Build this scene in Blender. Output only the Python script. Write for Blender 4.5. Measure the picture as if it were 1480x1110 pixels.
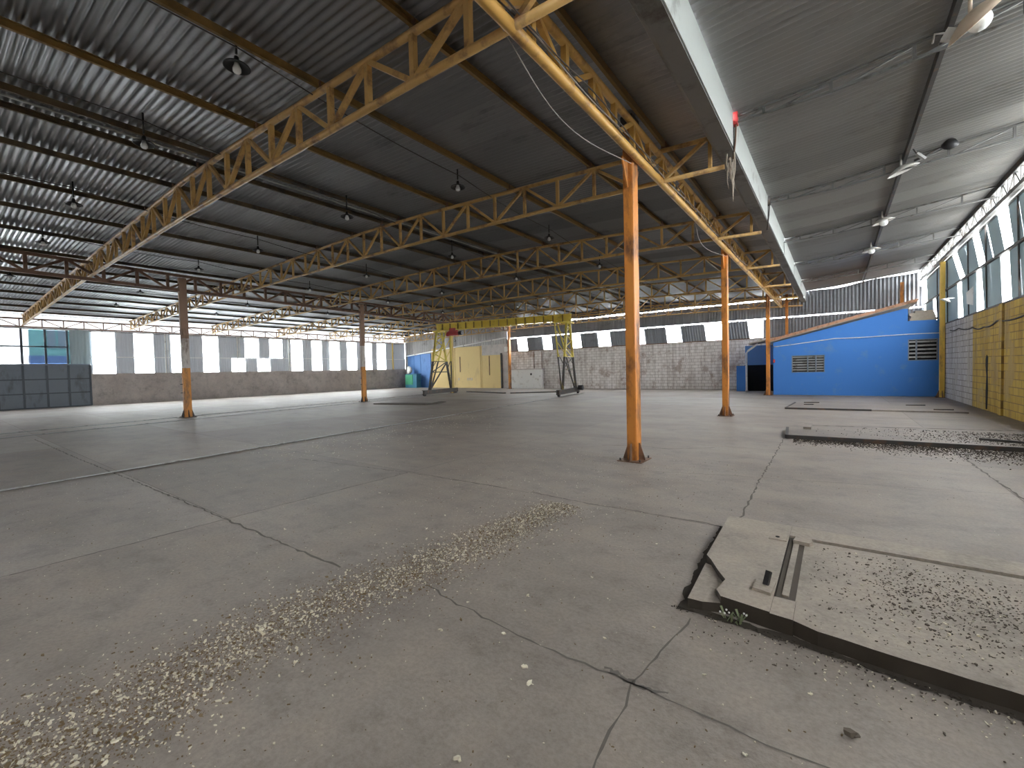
import bpy, bmesh, math, random
from mathutils import Vector, Matrix
random.seed(7)
PI = math.pi
for o in list(bpy.data.objects):
    bpy.data.objects.remove(o)
SC = bpy.context.scene
COL = SC.collection

# ------------------------------------------------------------------ camera, sky, exposure
F_PX, YAW, PITCH, ROLL = 633.6, math.radians(36.42), math.radians(-1.779), math.radians(1.334)
fw = Vector((-math.sin(YAW) * math.cos(PITCH), math.cos(YAW) * math.cos(PITCH), math.sin(PITCH)))
rt0 = Vector((math.cos(YAW), math.sin(YAW), 0))
up0 = rt0.cross(fw)
rt = math.cos(ROLL) * rt0 - math.sin(ROLL) * up0
up = math.cos(ROLL) * up0 + math.sin(ROLL) * rt0
cam_d = bpy.data.cameras.new('camera')
cam_d.sensor_width = 36.0
cam_d.lens = F_PX * 36.0 / 1480.0
cam_d.clip_start = 0.05
cam_d.clip_end = 500
cam = bpy.data.objects.new('camera', cam_d)
COL.objects.link(cam)
m = Matrix((rt, up, -fw)).transposed().to_4x4()
m.translation = Vector((0, 0, 1.6))
cam.matrix_world = m
SC.camera = cam

world = bpy.data.worlds.new('sky')
SC.world = world
world.use_nodes = True
wn = world.node_tree.nodes
bg = wn['Background']
bg.inputs['Color'].default_value = (0.95, 0.98, 1.0, 1)
bg.inputs['Strength'].default_value = 1.0

SC.view_settings.view_transform = 'Standard'
SC.view_settings.look = 'None'
SC.view_settings.gamma = 1
SC.view_settings.use_curve_mapping = False
SC.view_settings.exposure = 5.1
SC.cycles.max_bounces = 10
SC.cycles.diffuse_bounces = 6
SC.cycles.transparent_max_bounces = 16
SC.cycles.sample_clamp_indirect = 6.0


def portal(name, loc, normal, w, h):
    """daylight through an opening: a sky portal (guides sky sampling, gives off no light of its own)"""
    d = bpy.data.lights.new(name, 'AREA')
    d.shape = 'RECTANGLE'
    d.size, d.size_y = w, h
    d.cycles.is_portal = True
    o = bpy.data.objects.new(name, d)
    COL.objects.link(o)
    o.location = loc
    o.rotation_euler = Vector(normal).to_track_quat('-Z', 'Y').to_euler()
    return o


portal('daylight_left', (-38.3, 16, 3.6), (1, 0, 0), 34, 3.6)
portal('daylight_back', (-10, 32.3, 4.4), (0, -1, 0), 30, 2.6)
portal('daylight_right', (4.3, 14, 4.6), (-1, 0, 0), 38, 3.2)


# ------------------------------------------------------------------ materials
def newmat(name):
    mt = bpy.data.materials.new(name)
    mt.use_nodes = True
    nt = mt.node_tree
    return mt, nt, nt.nodes['Principled BSDF']


def node(nt, typ, **kw):
    n = nt.nodes.new(typ)
    for k, v in kw.items():
        if k.startswith('_'):
            setattr(n, k[1:], v)
        else:
            key = int(k[1:]) if k[0] == 'i' and k[1:].isdigit() else k
            n.inputs[key].default_value = v
    return n


def pos(nt, scale=(1, 1, 1)):
    g = nt.nodes.new('ShaderNodeNewGeometry')
    mp = nt.nodes.new('ShaderNodeMapping')
    mp.inputs['Scale'].default_value = scale
    nt.links.new(g.outputs['Position'], mp.inputs['Vector'])
    return mp.outputs['Vector']


def noise(nt, vec, scale, detail=4, rough=0.55):
    n = node(nt, 'ShaderNodeTexNoise', Scale=scale, Detail=detail, Roughness=rough)
    nt.links.new(vec, n.inputs['Vector'])
    return n.outputs['Fac']


def ramp(nt, fac, stops):
    r = nt.nodes.new('ShaderNodeValToRGB')
    el = r.color_ramp.elements
    while len(el) < len(stops):
        el.new(0.5)
    for e, (p, c) in zip(el, stops):
        e.position = p
        e.color = (*c, 1) if len(c) == 3 else c
    nt.links.new(fac, r.inputs['Fac'])
    return r.outputs['Color']


def mix(nt, fac, a, b, mode='MIX'):
    n = nt.nodes.new('ShaderNodeMix')
    n.data_type = 'RGBA'
    n.blend_type = mode
    for s, v in ((n.inputs['Factor'], fac), (n.inputs[6], a), (n.inputs[7], b)):
        if hasattr(v, 'links'):
            nt.links.new(v, s)
        elif isinstance(v, (int, float)):
            s.default_value = v
        else:
            s.default_value = (*v, 1)
    return n.outputs[2]


def bw(t0, t1):
    return [(t0, (0, 0, 0)), (t1, (1, 1, 1))]


def paint(name, base, dirt, amount=0.5, rough=0.55, scale=3.0, metal=0.0, zscale=0.4, spec=0.4, bands=None):
    """painted or bare surface with blotches of dirt or rust; bands = [(z, colour)] repaint below a height"""
    mt, nt, p = newmat(name)
    v = pos(nt, (1, 1, zscale))
    n1 = noise(nt, v, scale, 6, 0.65)
    n2 = noise(nt, v, scale * 7, 4, 0.6)
    col = tuple(base)
    if bands:
        g = nt.nodes.new('ShaderNodeNewGeometry')
        sp = nt.nodes.new('ShaderNodeSeparateXYZ')
        nt.links.new(g.outputs['Position'], sp.inputs[0])
        for z, c in bands:
            ma = node(nt, 'ShaderNodeMath', _operation='LESS_THAN')
            nt.links.new(sp.outputs['Z'], ma.inputs[0])
            ma.inputs[1].default_value = z
            col = mix(nt, ma.outputs[0], col, c)
    t = 0.62 - 0.25 * amount
    f1 = ramp(nt, n1, bw(t, t + 0.14))
    c1 = mix(nt, f1, col, dirt)
    f2 = ramp(nt, n2, bw(0.55, 0.8))
    fm = nt.nodes.new('ShaderNodeMath')
    fm.operation = 'MULTIPLY'
    fm.inputs[1].default_value = 0.5 * amount
    nt.links.new(f2, fm.inputs[0])
    c2 = mix(nt, fm.outputs[0], c1, dirt)
    nt.links.new(c2, p.inputs['Base Color'])
    p.inputs['Roughness'].default_value = rough
    p.inputs['Metallic'].default_value = metal
    p.inputs['Specular IOR Level'].default_value = spec
    return mt


def concrete(name, base, dark, light, rough=0.6, spec=0.4):
    mt, nt, p = newmat(name)
    v = pos(nt)
    big = noise(nt, pos(nt, (0.8, 1.5, 1)), 0.5, 6, 0.68)
    mid = noise(nt, v, 2.2, 7, 0.75)
    fine = noise(nt, v, 38, 3, 0.7)
    c = ramp(nt, big, [(0.30, dark), (0.5, base), (0.72, light)])
    f = ramp(nt, mid, [(0.30, (0.55, 0.54, 0.53)), (0.48, (0.97, 0.97, 0.97)), (0.72, (1.18, 1.15, 1.10))])
    c = mix(nt, 0.8, c, f, 'MULTIPLY')
    g = ramp(nt, fine, [(0.35, (0.78, 0.78, 0.78)), (0.6, (1.08, 1.08, 1.08))])
    c = mix(nt, 0.6, c, g, 'MULTIPLY')
    nt.links.new(c, p.inputs['Base Color'])
    r = ramp(nt, mid, [(0.3, (rough - 0.12,) * 3), (0.7, (rough + 0.1,) * 3)])
    nt.links.new(r, p.inputs['Roughness'])
    p.inputs['Specular IOR Level'].default_value = spec
    b = node(nt, 'ShaderNodeBump', Strength=0.25, Distance=0.02)
    nt.links.new(fine, b.inputs['Height'])
    nt.links.new(b.outputs[0], p.inputs['Normal'])
    return mt


def brick(name, plane, c1, c2, mortar, scale=1.0, peel=None, amount=0.5, bw_=0.42, bh=0.21):
    """block wall; plane 'x' lies in X-Z, plane 'y' lies in Y-Z"""
    mt, nt, p = newmat(name)
    g = nt.nodes.new('ShaderNodeNewGeometry')
    sp = nt.nodes.new('ShaderNodeSeparateXYZ')
    cb = nt.nodes.new('ShaderNodeCombineXYZ')
    nt.links.new(g.outputs['Position'], sp.inputs[0])
    nt.links.new(sp.outputs['X' if plane == 'x' else 'Y'], cb.inputs['X'])
    nt.links.new(sp.outputs['Z'], cb.inputs['Y'])
    br = nt.nodes.new('ShaderNodeTexBrick')
    br.inputs['Scale'].default_value = scale
    br.inputs['Brick Width'].default_value = bw_
    br.inputs['Row Height'].default_value = bh
    br.inputs['Mortar Size'].default_value = 0.013
    br.inputs['Mortar Smooth'].default_value = 0.3
    br.inputs['Color1'].default_value = (*c1, 1)
    br.inputs['Color2'].default_value = (*c2, 1)
    br.inputs['Mortar'].default_value = (*mortar, 1)
    nt.links.new(cb.outputs[0], br.inputs['Vector'])
    col = br.outputs['Color']
    v = pos(nt)
    n = noise(nt, v, 1.1, 7, 0.7)
    if peel:
        t = 0.60 - 0.2 * amount
        col = mix(nt, ramp(nt, n, bw(t, t + 0.08)), col, peel)
    st = noise(nt, pos(nt, (2.2, 2.2, 0.25)), 1.6, 5, 0.7)
    col = mix(nt, 1.0, col, ramp(nt, st, [(0.3, (0.62, 0.58, 0.55)), (0.55, (1, 1, 1))]), 'MULTIPLY')
    nt.links.new(col, p.inputs['Base Color'])
    p.inputs['Roughness'].default_value = 0.85
    b = node(nt, 'ShaderNodeBump', Strength=0.6, Distance=0.02)
    b.invert = True
    nt.links.new(br.outputs['Fac'], b.inputs['Height'])
    nt.links.new(b.outputs[0], p.inputs['Normal'])
    return mt


def sheet_metal(name, base, var=0.25, metal=0.5, rough=0.45, axis='Y', width=0.95, dirt=(0.05, 0.045, 0.04), damount=0.4):
    """galvanised sheet: tone differs from sheet to sheet, dusty blotches"""
    mt, nt, p = newmat(name)
    g = nt.nodes.new('ShaderNodeNewGeometry')
    sp = nt.nodes.new('ShaderNodeSeparateXYZ')
    nt.links.new(g.outputs['Position'], sp.inputs[0])
    dv = node(nt, 'ShaderNodeMath', _operation='DIVIDE', i1=width)
    nt.links.new(sp.outputs[axis], dv.inputs[0])
    fl = node(nt, 'ShaderNodeMath', _operation='FLOOR')
    nt.links.new(dv.outputs[0], fl.inputs[0])
    wnz = nt.nodes.new('ShaderNodeTexWhiteNoise')
    wnz.noise_dimensions = '1D'
    nt.links.new(fl.outputs[0], wnz.inputs['W'])
    lo, hi = 1 - var, 1 + var
    tone = ramp(nt, wnz.outputs['Value'], [(0, (lo,) * 3), (1, (hi,) * 3)])
    c = mix(nt, 1.0, base, tone, 'MULTIPLY')
    n = noise(nt, pos(nt, (0.5, 1, 1)), 1.3, 6, 0.7)
    t = 0.62 - 0.2 * damount
    c = mix(nt, ramp(nt, n, [(t, (0, 0, 0)), (t + 0.25, (0.7, 0.7, 0.7))]), c, dirt)
    nt.links.new(c, p.inputs['Base Color'])
    p.inputs['Metallic'].default_value = metal
    p.inputs['Roughness'].default_value = rough
    return mt


def flat(name, c, rough=0.6, metal=0.0, spec=0.4):
    mt, nt, p = newmat(name)
    n = noise(nt, pos(nt), 6, 4, 0.6)
    col = mix(nt, 1.0, c, ramp(nt, n, [(0.3, (0.85,) * 3), (0.7, (1.08,) * 3)]), 'MULTIPLY')
    nt.links.new(col, p.inputs['Base Color'])
    p.inputs['Roughness'].default_value = rough
    p.inputs['Metallic'].default_value = metal
    p.inputs['Specular IOR Level'].default_value = spec
    return mt


def translucent(name, c, clear=0.5, body=0.2, tint=(1, 1, 1)):
    """light-passing sheet: part see-through, part light-scattering"""
    mt = bpy.data.materials.new(name)
    mt.use_nodes = True
    nt = mt.node_tree
    nt.nodes.clear()
    out = nt.nodes.new('ShaderNodeOutputMaterial')
    tr = node(nt, 'ShaderNodeBsdfTransparent', Color=(*tint, 1))
    tl = node(nt, 'ShaderNodeBsdfTranslucent', Color=(*c, 1))
    df = node(nt, 'ShaderNodeBsdfDiffuse', Color=(*c, 1))
    m1 = node(nt, 'ShaderNodeMixShader', Fac=body)
    m2 = node(nt, 'ShaderNodeMixShader', Fac=clear)
    nt.links.new(tl.outputs[0], m1.inputs[1])
    nt.links.new(df.outputs[0], m1.inputs[2])
    nt.links.new(m1.outputs[0], m2.inputs[1])
    nt.links.new(tr.outputs[0], m2.inputs[2])
    nt.links.new(m2.outputs[0], out.inputs[0])
    return mt


M = dict(
    floor=concrete('floor_concrete', (0.305, 0.266, 0.234), (0.235, 0.206, 0.183), (0.36, 0.318, 0.28)),
    floor_b=concrete('floor_concrete_worn', (0.272, 0.24, 0.213), (0.212, 0.188, 0.17), (0.328, 0.288, 0.256)),
    floor_c=concrete('floor_concrete_pale', (0.33, 0.298, 0.27), (0.265, 0.24, 0.215), (0.385, 0.345, 0.31)),
    joint=flat('joint_dirt', (0.15, 0.133, 0.12), 0.95),
    plinth=concrete('plinth_concrete', (0.39, 0.345, 0.295), (0.31, 0.272, 0.235), (0.45, 0.40, 0.345), 0.75, 0.25),
    plinth_dark=flat('dark_foot', (0.055, 0.045, 0.035), 0.95),  # near-black; also paints the shade on the foreground plinth
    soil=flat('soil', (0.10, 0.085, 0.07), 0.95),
    roof=sheet_metal('galvanised_roof', (0.27, 0.275, 0.285), 0.16, 0.85, 0.36, 'Y', 0.95, (0.07, 0.07, 0.07), 0.3),
    roof2=sheet_metal('galvanised_lean_to', (0.29, 0.288, 0.285), 0.15, 0.55, 0.42, 'Y', 0.95, (0.12, 0.11, 0.10), 0.3),
    orange=paint('orange_paint', (0.62, 0.24, 0.045), (0.16, 0.07, 0.03), 0.55, 0.5, 2.2),
    girder=paint('girder_paint', (0.56, 0.32, 0.08), (0.22, 0.11, 0.04), 0.45, 0.45, 2.2, zscale=1),
    ochre=paint('ochre_paint', (0.54, 0.34, 0.12), (0.24, 0.14, 0.07), 0.45, 0.38, 3.0, zscale=1),
    yellow=paint('yellow_paint', (0.85, 0.58, 0.11), (0.45, 0.30, 0.09), 0.3, 0.5, 2.0),
    rust=paint('rusty_brown_steel', (0.20, 0.115, 0.075), (0.10, 0.055, 0.035), 0.5, 0.6, 2.5, zscale=1),
    twotone=paint('two_tone_post', (0.33, 0.21, 0.14), (0.15, 0.09, 0.06), 0.35, 0.55, 2.2,
                  bands=[(3.2, (0.62, 0.57, 0.52)), (2.0, (0.62, 0.27, 0.06))]),
    dull_yellow=paint('dull_yellow_paint', (0.55, 0.40, 0.12), (0.30, 0.20, 0.08), 0.35, 0.55, 2.0),
    dark_steel=paint('dark_steel', (0.055, 0.052, 0.05), (0.12, 0.07, 0.045), 0.4, 0.55, 4, zscale=1),
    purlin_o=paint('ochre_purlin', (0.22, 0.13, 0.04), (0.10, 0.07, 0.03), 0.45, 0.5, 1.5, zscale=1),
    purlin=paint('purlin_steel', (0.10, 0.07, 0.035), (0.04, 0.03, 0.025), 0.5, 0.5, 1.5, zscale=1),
    rafter=paint('rafter_steel', (0.17, 0.17, 0.165), (0.09, 0.08, 0.07), 0.4, 0.4, 4, metal=0.4, zscale=1),
    grey_steel=paint('grey_steel', (0.34, 0.34, 0.33), (0.14, 0.12, 0.10), 0.4, 0.45, 4, metal=0.3, zscale=1),
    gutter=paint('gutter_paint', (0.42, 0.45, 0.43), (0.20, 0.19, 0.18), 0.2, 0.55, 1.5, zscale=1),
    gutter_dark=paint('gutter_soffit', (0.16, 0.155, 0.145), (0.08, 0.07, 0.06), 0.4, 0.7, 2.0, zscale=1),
    dado=concrete('dado_render', (0.54, 0.50, 0.485), (0.43, 0.39, 0.38), (0.62, 0.58, 0.56), 0.85, 0.2),
    clad=sheet_metal('cladding_grey', (0.33, 0.35, 0.38), 0.12, 0.2, 0.6, 'Y', 1.0),
    clad_far=sheet_metal('cladding_far', (0.20, 0.21, 0.23), 0.12, 0.35, 0.5, 'X', 1.0),
    clad_pale=sheet_metal('cladding_pale', (0.40, 0.385, 0.38), 0.16, 0.1, 0.6, 'X', 0.6),
    gate=paint('gate_steel', (0.21, 0.25, 0.30), (0.12, 0.13, 0.14), 0.4, 0.5, 1.2),
    gate_rib=paint('gate_rib_steel', (0.10, 0.12, 0.145), (0.06, 0.065, 0.07), 0.3, 0.5, 1.2),
    pipe=paint('pipe_white', (0.88, 0.88, 0.86), (0.6, 0.58, 0.54), 0.15, 0.5, 3, zscale=1),
    blue=paint('blue_render', (0.055, 0.21, 0.60), (0.10, 0.24, 0.52), 0.2, 0.75, 1.5, zscale=1),
    blue_dark=paint('blue_door', (0.10, 0.23, 0.52), (0.06, 0.15, 0.36), 0.3, 0.6, 1.5),
    cream=paint('cream_yellow_door', (0.72, 0.55, 0.25), (0.60, 0.44, 0.22), 0.3, 0.7, 1.2),
    white=paint('white_paint', (0.72, 0.72, 0.70), (0.45, 0.42, 0.38), 0.25, 0.6, 3, zscale=1),
    tile=paint('clay_tile', (0.50, 0.27, 0.17), (0.26, 0.15, 0.10), 0.5, 0.8, 6, zscale=1),
    brick_white=brick('whitewashed_block', 'x', (0.86, 0.82, 0.80), (0.76, 0.72, 0.69), (0.42, 0.37, 0.34), 1, (0.50, 0.42, 0.38), 0.35),
    brick_white_r=brick('whitewashed_block_right', 'y', (0.62, 0.60, 0.58), (0.55, 0.52, 0.50), (0.22, 0.20, 0.18), 1, (0.52, 0.49, 0.45), 0.4),
    brick_yellow=brick('yellow_block', 'y', (0.60, 0.42, 0.09), (0.54, 0.36, 0.07), (0.28, 0.19, 0.07), 1, (0.47, 0.34, 0.13), 0.45),
    black=flat('black_void', (0.012, 0.012, 0.012), 0.9),
    black_metal=flat('black_metal', (0.03, 0.03, 0.032), 0.4, 0.3),
    bulb=flat('bulb_glass', (0.85, 0.87, 0.86), 0.15),
    dish=paint('beige_dish', (0.62, 0.50, 0.38), (0.45, 0.34, 0.25), 0.3, 0.5, 6, zscale=1),
    dish_white=paint('dusty_white_dish', (0.62, 0.60, 0.57), (0.42, 0.38, 0.34), 0.3, 0.5, 6, zscale=1),
    red=paint('red_paint', (0.50, 0.05, 0.05), (0.25, 0.04, 0.04), 0.3, 0.4, 5, zscale=1),
    crane_shade=paint('crane_yellow_shaded', (0.24, 0.17, 0.04), (0.12, 0.09, 0.03), 0.3, 0.6, 2.5, zscale=1),  # crane yellow darkened to paint in the shaded side of the stiffeners
    crane=paint('crane_yellow', (0.82, 0.64, 0.10), (0.50, 0.38, 0.08), 0.3, 0.5, 2.5, zscale=1),
    crane_leg=paint('crane_leg', (0.60, 0.48, 0.07), (0.30, 0.22, 0.06), 0.35, 0.55, 2.5, bands=[(2.35, (0.075, 0.07, 0.065))]),
    green=paint('green_paint', (0.06, 0.30, 0.16), (0.04, 0.16, 0.10), 0.3, 0.5, 4),
    teal=paint('teal_paint', (0.04, 0.17, 0.26), (0.03, 0.10, 0.16), 0.3, 0.5, 4),
    chip=flat('pale_wood_chip', (0.74, 0.69, 0.55), 0.8),
    chip_b=flat('brown_wood_chip', (0.19, 0.135, 0.075), 0.9),
    clod=flat('dark_clod', (0.12, 0.10, 0.08), 0.95),
    root=flat('dry_root', (0.38, 0.33, 0.27), 0.9),
    cable_grey=flat('cable_grey', (0.32, 0.30, 0.28), 0.6),
    cable_dark=flat('cable_dark', (0.07, 0.06, 0.055), 0.6),
    pane=translucent('translucent_sheet', (0.9, 0.95, 0.95), 0.62, 0.1),
    clad_left=translucent('left_cladding', (0.50, 0.53, 0.58), 0.0, 0.988),
    eave=translucent('eave_sheet', (0.60, 0.61, 0.62), 0.0, 0.84),
    pane_blue=translucent('blue_grey_sheet', (0.42, 0.52, 0.56), 0.0, 0.955),
    glass=translucent('gate_glass', (0.85, 0.92, 0.95), 0.985, 0.9, (0.36, 0.37, 0.38)),
    asphalt=flat('street_asphalt', (0.30, 0.30, 0.29), 0.9),
    facade=flat('white_facade', (0.75, 0.76, 0.76), 0.8),
    facade_teal=flat('teal_facade', (0.03, 0.10, 0.11), 0.8),
    awning=flat('blue_awning', (0.003, 0.028, 0.09), 0.6),
    street_window=flat('street_window', (0.015, 0.035, 0.055), 0.3),
    board=flat('weathered_board', (0.40, 0.35, 0.29), 0.85),
    leaf=flat('weed_leaf', (0.22, 0.26, 0.15), 0.8),
)


# ------------------------------------------------------------------ mesh helpers
class MB:
    def __init__(self):
        self.bm = bmesh.new()

    def quad(self, pts, mi=0):
        f = self.bm.faces.new([self.bm.verts.new(p) for p in pts])
        f.material_index = mi
        return f

    def box(self, lo, hi, mi=0):
        (x0, y0, z0), (x1, y1, z1) = lo, hi
        v = [self.bm.verts.new(p) for p in ((x0, y0, z0), (x1, y0, z0), (x1, y1, z0), (x0, y1, z0),
                                            (x0, y0, z1), (x1, y0, z1), (x1, y1, z1), (x0, y1, z1))]
        for idx in ((3, 2, 1, 0), (4, 5, 6, 7), (0, 1, 5, 4), (1, 2, 6, 5), (2, 3, 7, 6), (3, 0, 4, 7)):
            self.bm.faces.new([v[i] for i in idx]).material_index = mi
        return self

    def frame(self, p0, p1):
        p0, p1 = Vector(p0), Vector(p1)
        d = (p1 - p0).normalized()
        ref = Vector((0, 0, 1)) if abs(d.z) < 0.9 else Vector((0, 1, 0))
        s = d.cross(ref).normalized()
        return p0, p1, s, s.cross(d)

    def bar(self, p0, p1, w, h, mi=0):
        p0, p1, s, t = self.frame(p0, p1)
        ring = lambda p: [self.bm.verts.new(p + s * a * w / 2 + t * b * h / 2) for a, b in ((-1, -1), (1, -1), (1, 1), (-1, 1))]
        a, b = ring(p0), ring(p1)
        for i in range(4):
            j = (i + 1) % 4
            self.bm.faces.new((a[i], a[j], b[j], b[i])).material_index = mi
        self.bm.faces.new(a[::-1]).material_index = mi
        self.bm.faces.new(b).material_index = mi
        return self

    def channel(self, p0, p1, w, h, t=0.012, flip=1):
        """C-section: web on one side, two flanges"""
        q0, q1, s, u = self.frame(p0, p1)
        for a0, a1, b0, b1 in ((-w / 2, -w / 2 + t, -h / 2, h / 2), (-w / 2 + t, w / 2, -h / 2, -h / 2 + t), (-w / 2 + t, w / 2, h / 2 - t, h / 2)):
            ring = lambda p: [self.bm.verts.new(p + s * a * flip + u * b) for a, b in ((a0, b0), (a1, b0), (a1, b1), (a0, b1))]
            A, B = ring(q0), ring(q1)
            for i in range(4):
                j = (i + 1) % 4
                self.bm.faces.new((A[i], A[j], B[j], B[i]))
            self.bm.faces.new(A[::-1])
            self.bm.faces.new(B)
        bmesh.ops.recalc_face_normals(self.bm, faces=self.bm.faces)
        return self

    def tube(self, pts, r, n=8, smooth=True, mi=0, cap=True):
        pts = [Vector(p) for p in pts]
        rings = []
        for i, p in enumerate(pts):
            a = pts[max(0, i - 1)]
            b = pts[min(len(pts) - 1, i + 1)]
            _, _, s, t = self.frame(a, b)
            rr = r[i] if isinstance(r, (list, tuple)) else r
            rings.append([self.bm.verts.new(p + (s * math.cos(2 * PI * k / n) + t * math.sin(2 * PI * k / n)) * rr) for k in range(n)])
        for A, B in zip(rings, rings[1:]):
            for k in range(n):
                f = self.bm.faces.new((A[k], A[(k + 1) % n], B[(k + 1) % n], B[k]))
                f.smooth = smooth
                f.material_index = mi
        if cap:
            self.bm.faces.new(rings[0][::-1]).material_index = mi
            self.bm.faces.new(rings[-1]).material_index = mi
        return self

    def lathe(self, prof, c=(0, 0, 0), n=20, mat=None):
        c = Vector(c)
        rings = []
        for r, z in prof:
            ring = []
            for k in range(n):
                p = Vector((r * math.cos(2 * PI * k / n), r * math.sin(2 * PI * k / n), z))
                if mat is not None:
                    p = mat @ p
                ring.append(self.bm.verts.new(c + p))
            rings.append(ring)
        for A, B in zip(rings, rings[1:]):
            for k in range(n):
                self.bm.faces.new((A[k], A[(k + 1) % n], B[(k + 1) % n], B[k])).smooth = True
        bmesh.ops.remove_doubles(self.bm, verts=self.bm.verts, dist=1e-5)
        return self

    def prism(self, poly, axis, a, b, mi=0):
        """poly of 2-D points extruded along an axis from a to b"""
        def P(u, v, w):
            return {'x': (w, u, v), 'y': (u, w, v), 'z': (u, v, w)}[axis]
        A = [self.bm.verts.new(P(u, v, a)) for u, v in poly]
        B = [self.bm.verts.new(P(u, v, b)) for u, v in poly]
        n = len(poly)
        fs = [self.bm.faces.new(A), self.bm.faces.new(B)]
        for i in range(n):
            fs.append(self.bm.faces.new((A[i], A[(i + 1) % n], B[(i + 1) % n], B[i])))
        for f in fs:
            f.material_index = mi
        bmesh.ops.recalc_face_normals(self.bm, faces=fs)
        return self

    def corrugated(self, along, a0, a1, rows, pitch, amp, per=6, smooth=True):
        """wavy sheet. along(a, r, d) -> point for position a across the waves, row r, offset d; rows = list of r"""
        n = max(per, int((a1 - a0) / pitch * per))
        prev = None
        for i in range(n + 1):
            a = a0 + (a1 - a0) * i / n
            d = amp * math.sin(2 * PI * a / pitch)
            cur = [self.bm.verts.new(along(a, r, d)) for r in rows]
            if prev:
                for k in range(len(rows) - 1):
                    self.bm.faces.new((prev[k], prev[k + 1], cur[k + 1], cur[k])).smooth = smooth
            prev = cur
        return self

    def build(self, name, mats, parent=None):
        me = bpy.data.meshes.new(name)
        self.bm.to_mesh(me)
        self.bm.free()
        for mt in (mats if isinstance(mats, list) else [mats]):
            me.materials.append(mt)
        o = bpy.data.objects.new(name, me)
        COL.objects.link(o)
        if parent:
            o.parent = parent
            if parent.parent is None and parent.type == 'EMPTY':
                o.matrix_parent_inverse = parent.matrix_basis.inverted()
        return o


def tag(o, label, cat, group=None, kind=None):
    o['label'] = label
    o['category'] = cat
    if group:
        o['group'] = group
    if kind:
        o['kind'] = kind
    return o


def structure(o, label, cat):
    return tag(o, label, cat, None, 'structure')


def thing(name, loc, label, cat, group=None):
    o = bpy.data.objects.new(name, None)
    o.empty_display_size = 0.2
    COL.objects.link(o)
    o.location = loc
    tag(o, label, cat, group, 'thing')
    return o


def copy_tree(src, loc, label=None):
    r = src.copy()
    COL.objects.link(r)
    r.location = loc
    if label:
        r['label'] = label
    for ch in list(src.children):
        c = ch.copy()
        COL.objects.link(c)
        c.parent = r
        c.matrix_parent_inverse = ch.matrix_parent_inverse.copy()
        for g in list(ch.children):
            d = g.copy()
            COL.objects.link(d)
            d.parent = c
            d.matrix_parent_inverse = g.matrix_parent_inverse.copy()
    return r


def lerp(tab, x):
    for (x0, y0), (x1, y1) in zip(tab, tab[1:]):
        if x <= x1:
            return y0 + (y1 - y0) * (x - x0) / (x1 - x0)
    (x0, y0), (x1, y1) = tab[-2:]
    return y0 + (y1 - y0) * (x - x0) / (x1 - x0)


ORD = ['first', 'second', 'third', 'fourth', 'fifth', 'sixth', 'seventh', 'eighth', 'ninth', 'tenth', 'eleventh', 'twelfth',
       'thirteenth', 'fourteenth', 'fifteenth', 'sixteenth', 'seventeenth', 'eighteenth', 'nineteenth', 'twentieth']

# ------------------------------------------------------------------ layout numbers (metres, camera above the origin)
XL, XW, YF = -37.86, 3.8, 31.78          # left wall, right wall, far wall
XR = -2.72                               # right row of posts
TOPC = [(-38.2, 5.42), (-22.0, 5.84), (-11.0, 6.06), (-4.0, 5.74), (-1.4, 5.62)]     # top chord centre line
BOTC = [(-38.2, 4.88), (-22.0, 5.25), (-11.0, 5.28), (-2.7, 5.13), (-1.5, 5.07)]     # bottom chord centre line
ROOF = [(x, z + 0.20) for x, z in TOPC]
LEAN = [(-1.5, 5.95), (0.0, 6.04), (1.2, 6.19), (4.2, 6.50)]
rowx = lambda y: -20.8 - 0.065 * y       # left row of posts

# ------------------------------------------------------------------ floor
fl = MB()
xs = [-38.4, -33.2, -28.4, -24.0, -19.6, -15.0, -10.1, -5.52, -0.82, 1.7, 4.0]
ys = [-7.0, -2.6, 2.02, 4.68, 9.4, 14.1, 18.8, 23.5, 27.6, 32.2]
rf = random.Random(3)
for i in range(len(xs) - 1):
    for j in range(len(ys) - 1):
        g = 0.0035
        mi = rf.choice((0, 0, 1, 2))
        if ys[j] == 2.02 and xs[i] in (-10.1,):
            mi = 1
        if ys[j] < 4 and xs[i] >= -5.6:
            mi = 0
        gl, gr = (0 if xs[i] == -0.82 else g), (0 if xs[i + 1] == -0.82 else g)
        gb, gt_ = (0 if ys[j] == 2.02 and xs[i] >= -5.6 else g), (0 if ys[j + 1] == 2.02 and xs[i] >= -5.6 else g)
        fl.quad([(xs[i] + gl, ys[j] + gb, 0), (xs[i + 1] - gr, ys[j] + gb, 0), (xs[i + 1] - gr, ys[j + 1] - gt_, 0), (xs[i] + gl, ys[j + 1] - gt_, 0)], mi)
fl.quad([(-38.4, -7, -0.006), (4, -7, -0.006), (4, 32.2, -0.006), (-38.4, 32.2, -0.006)], 3)


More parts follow.
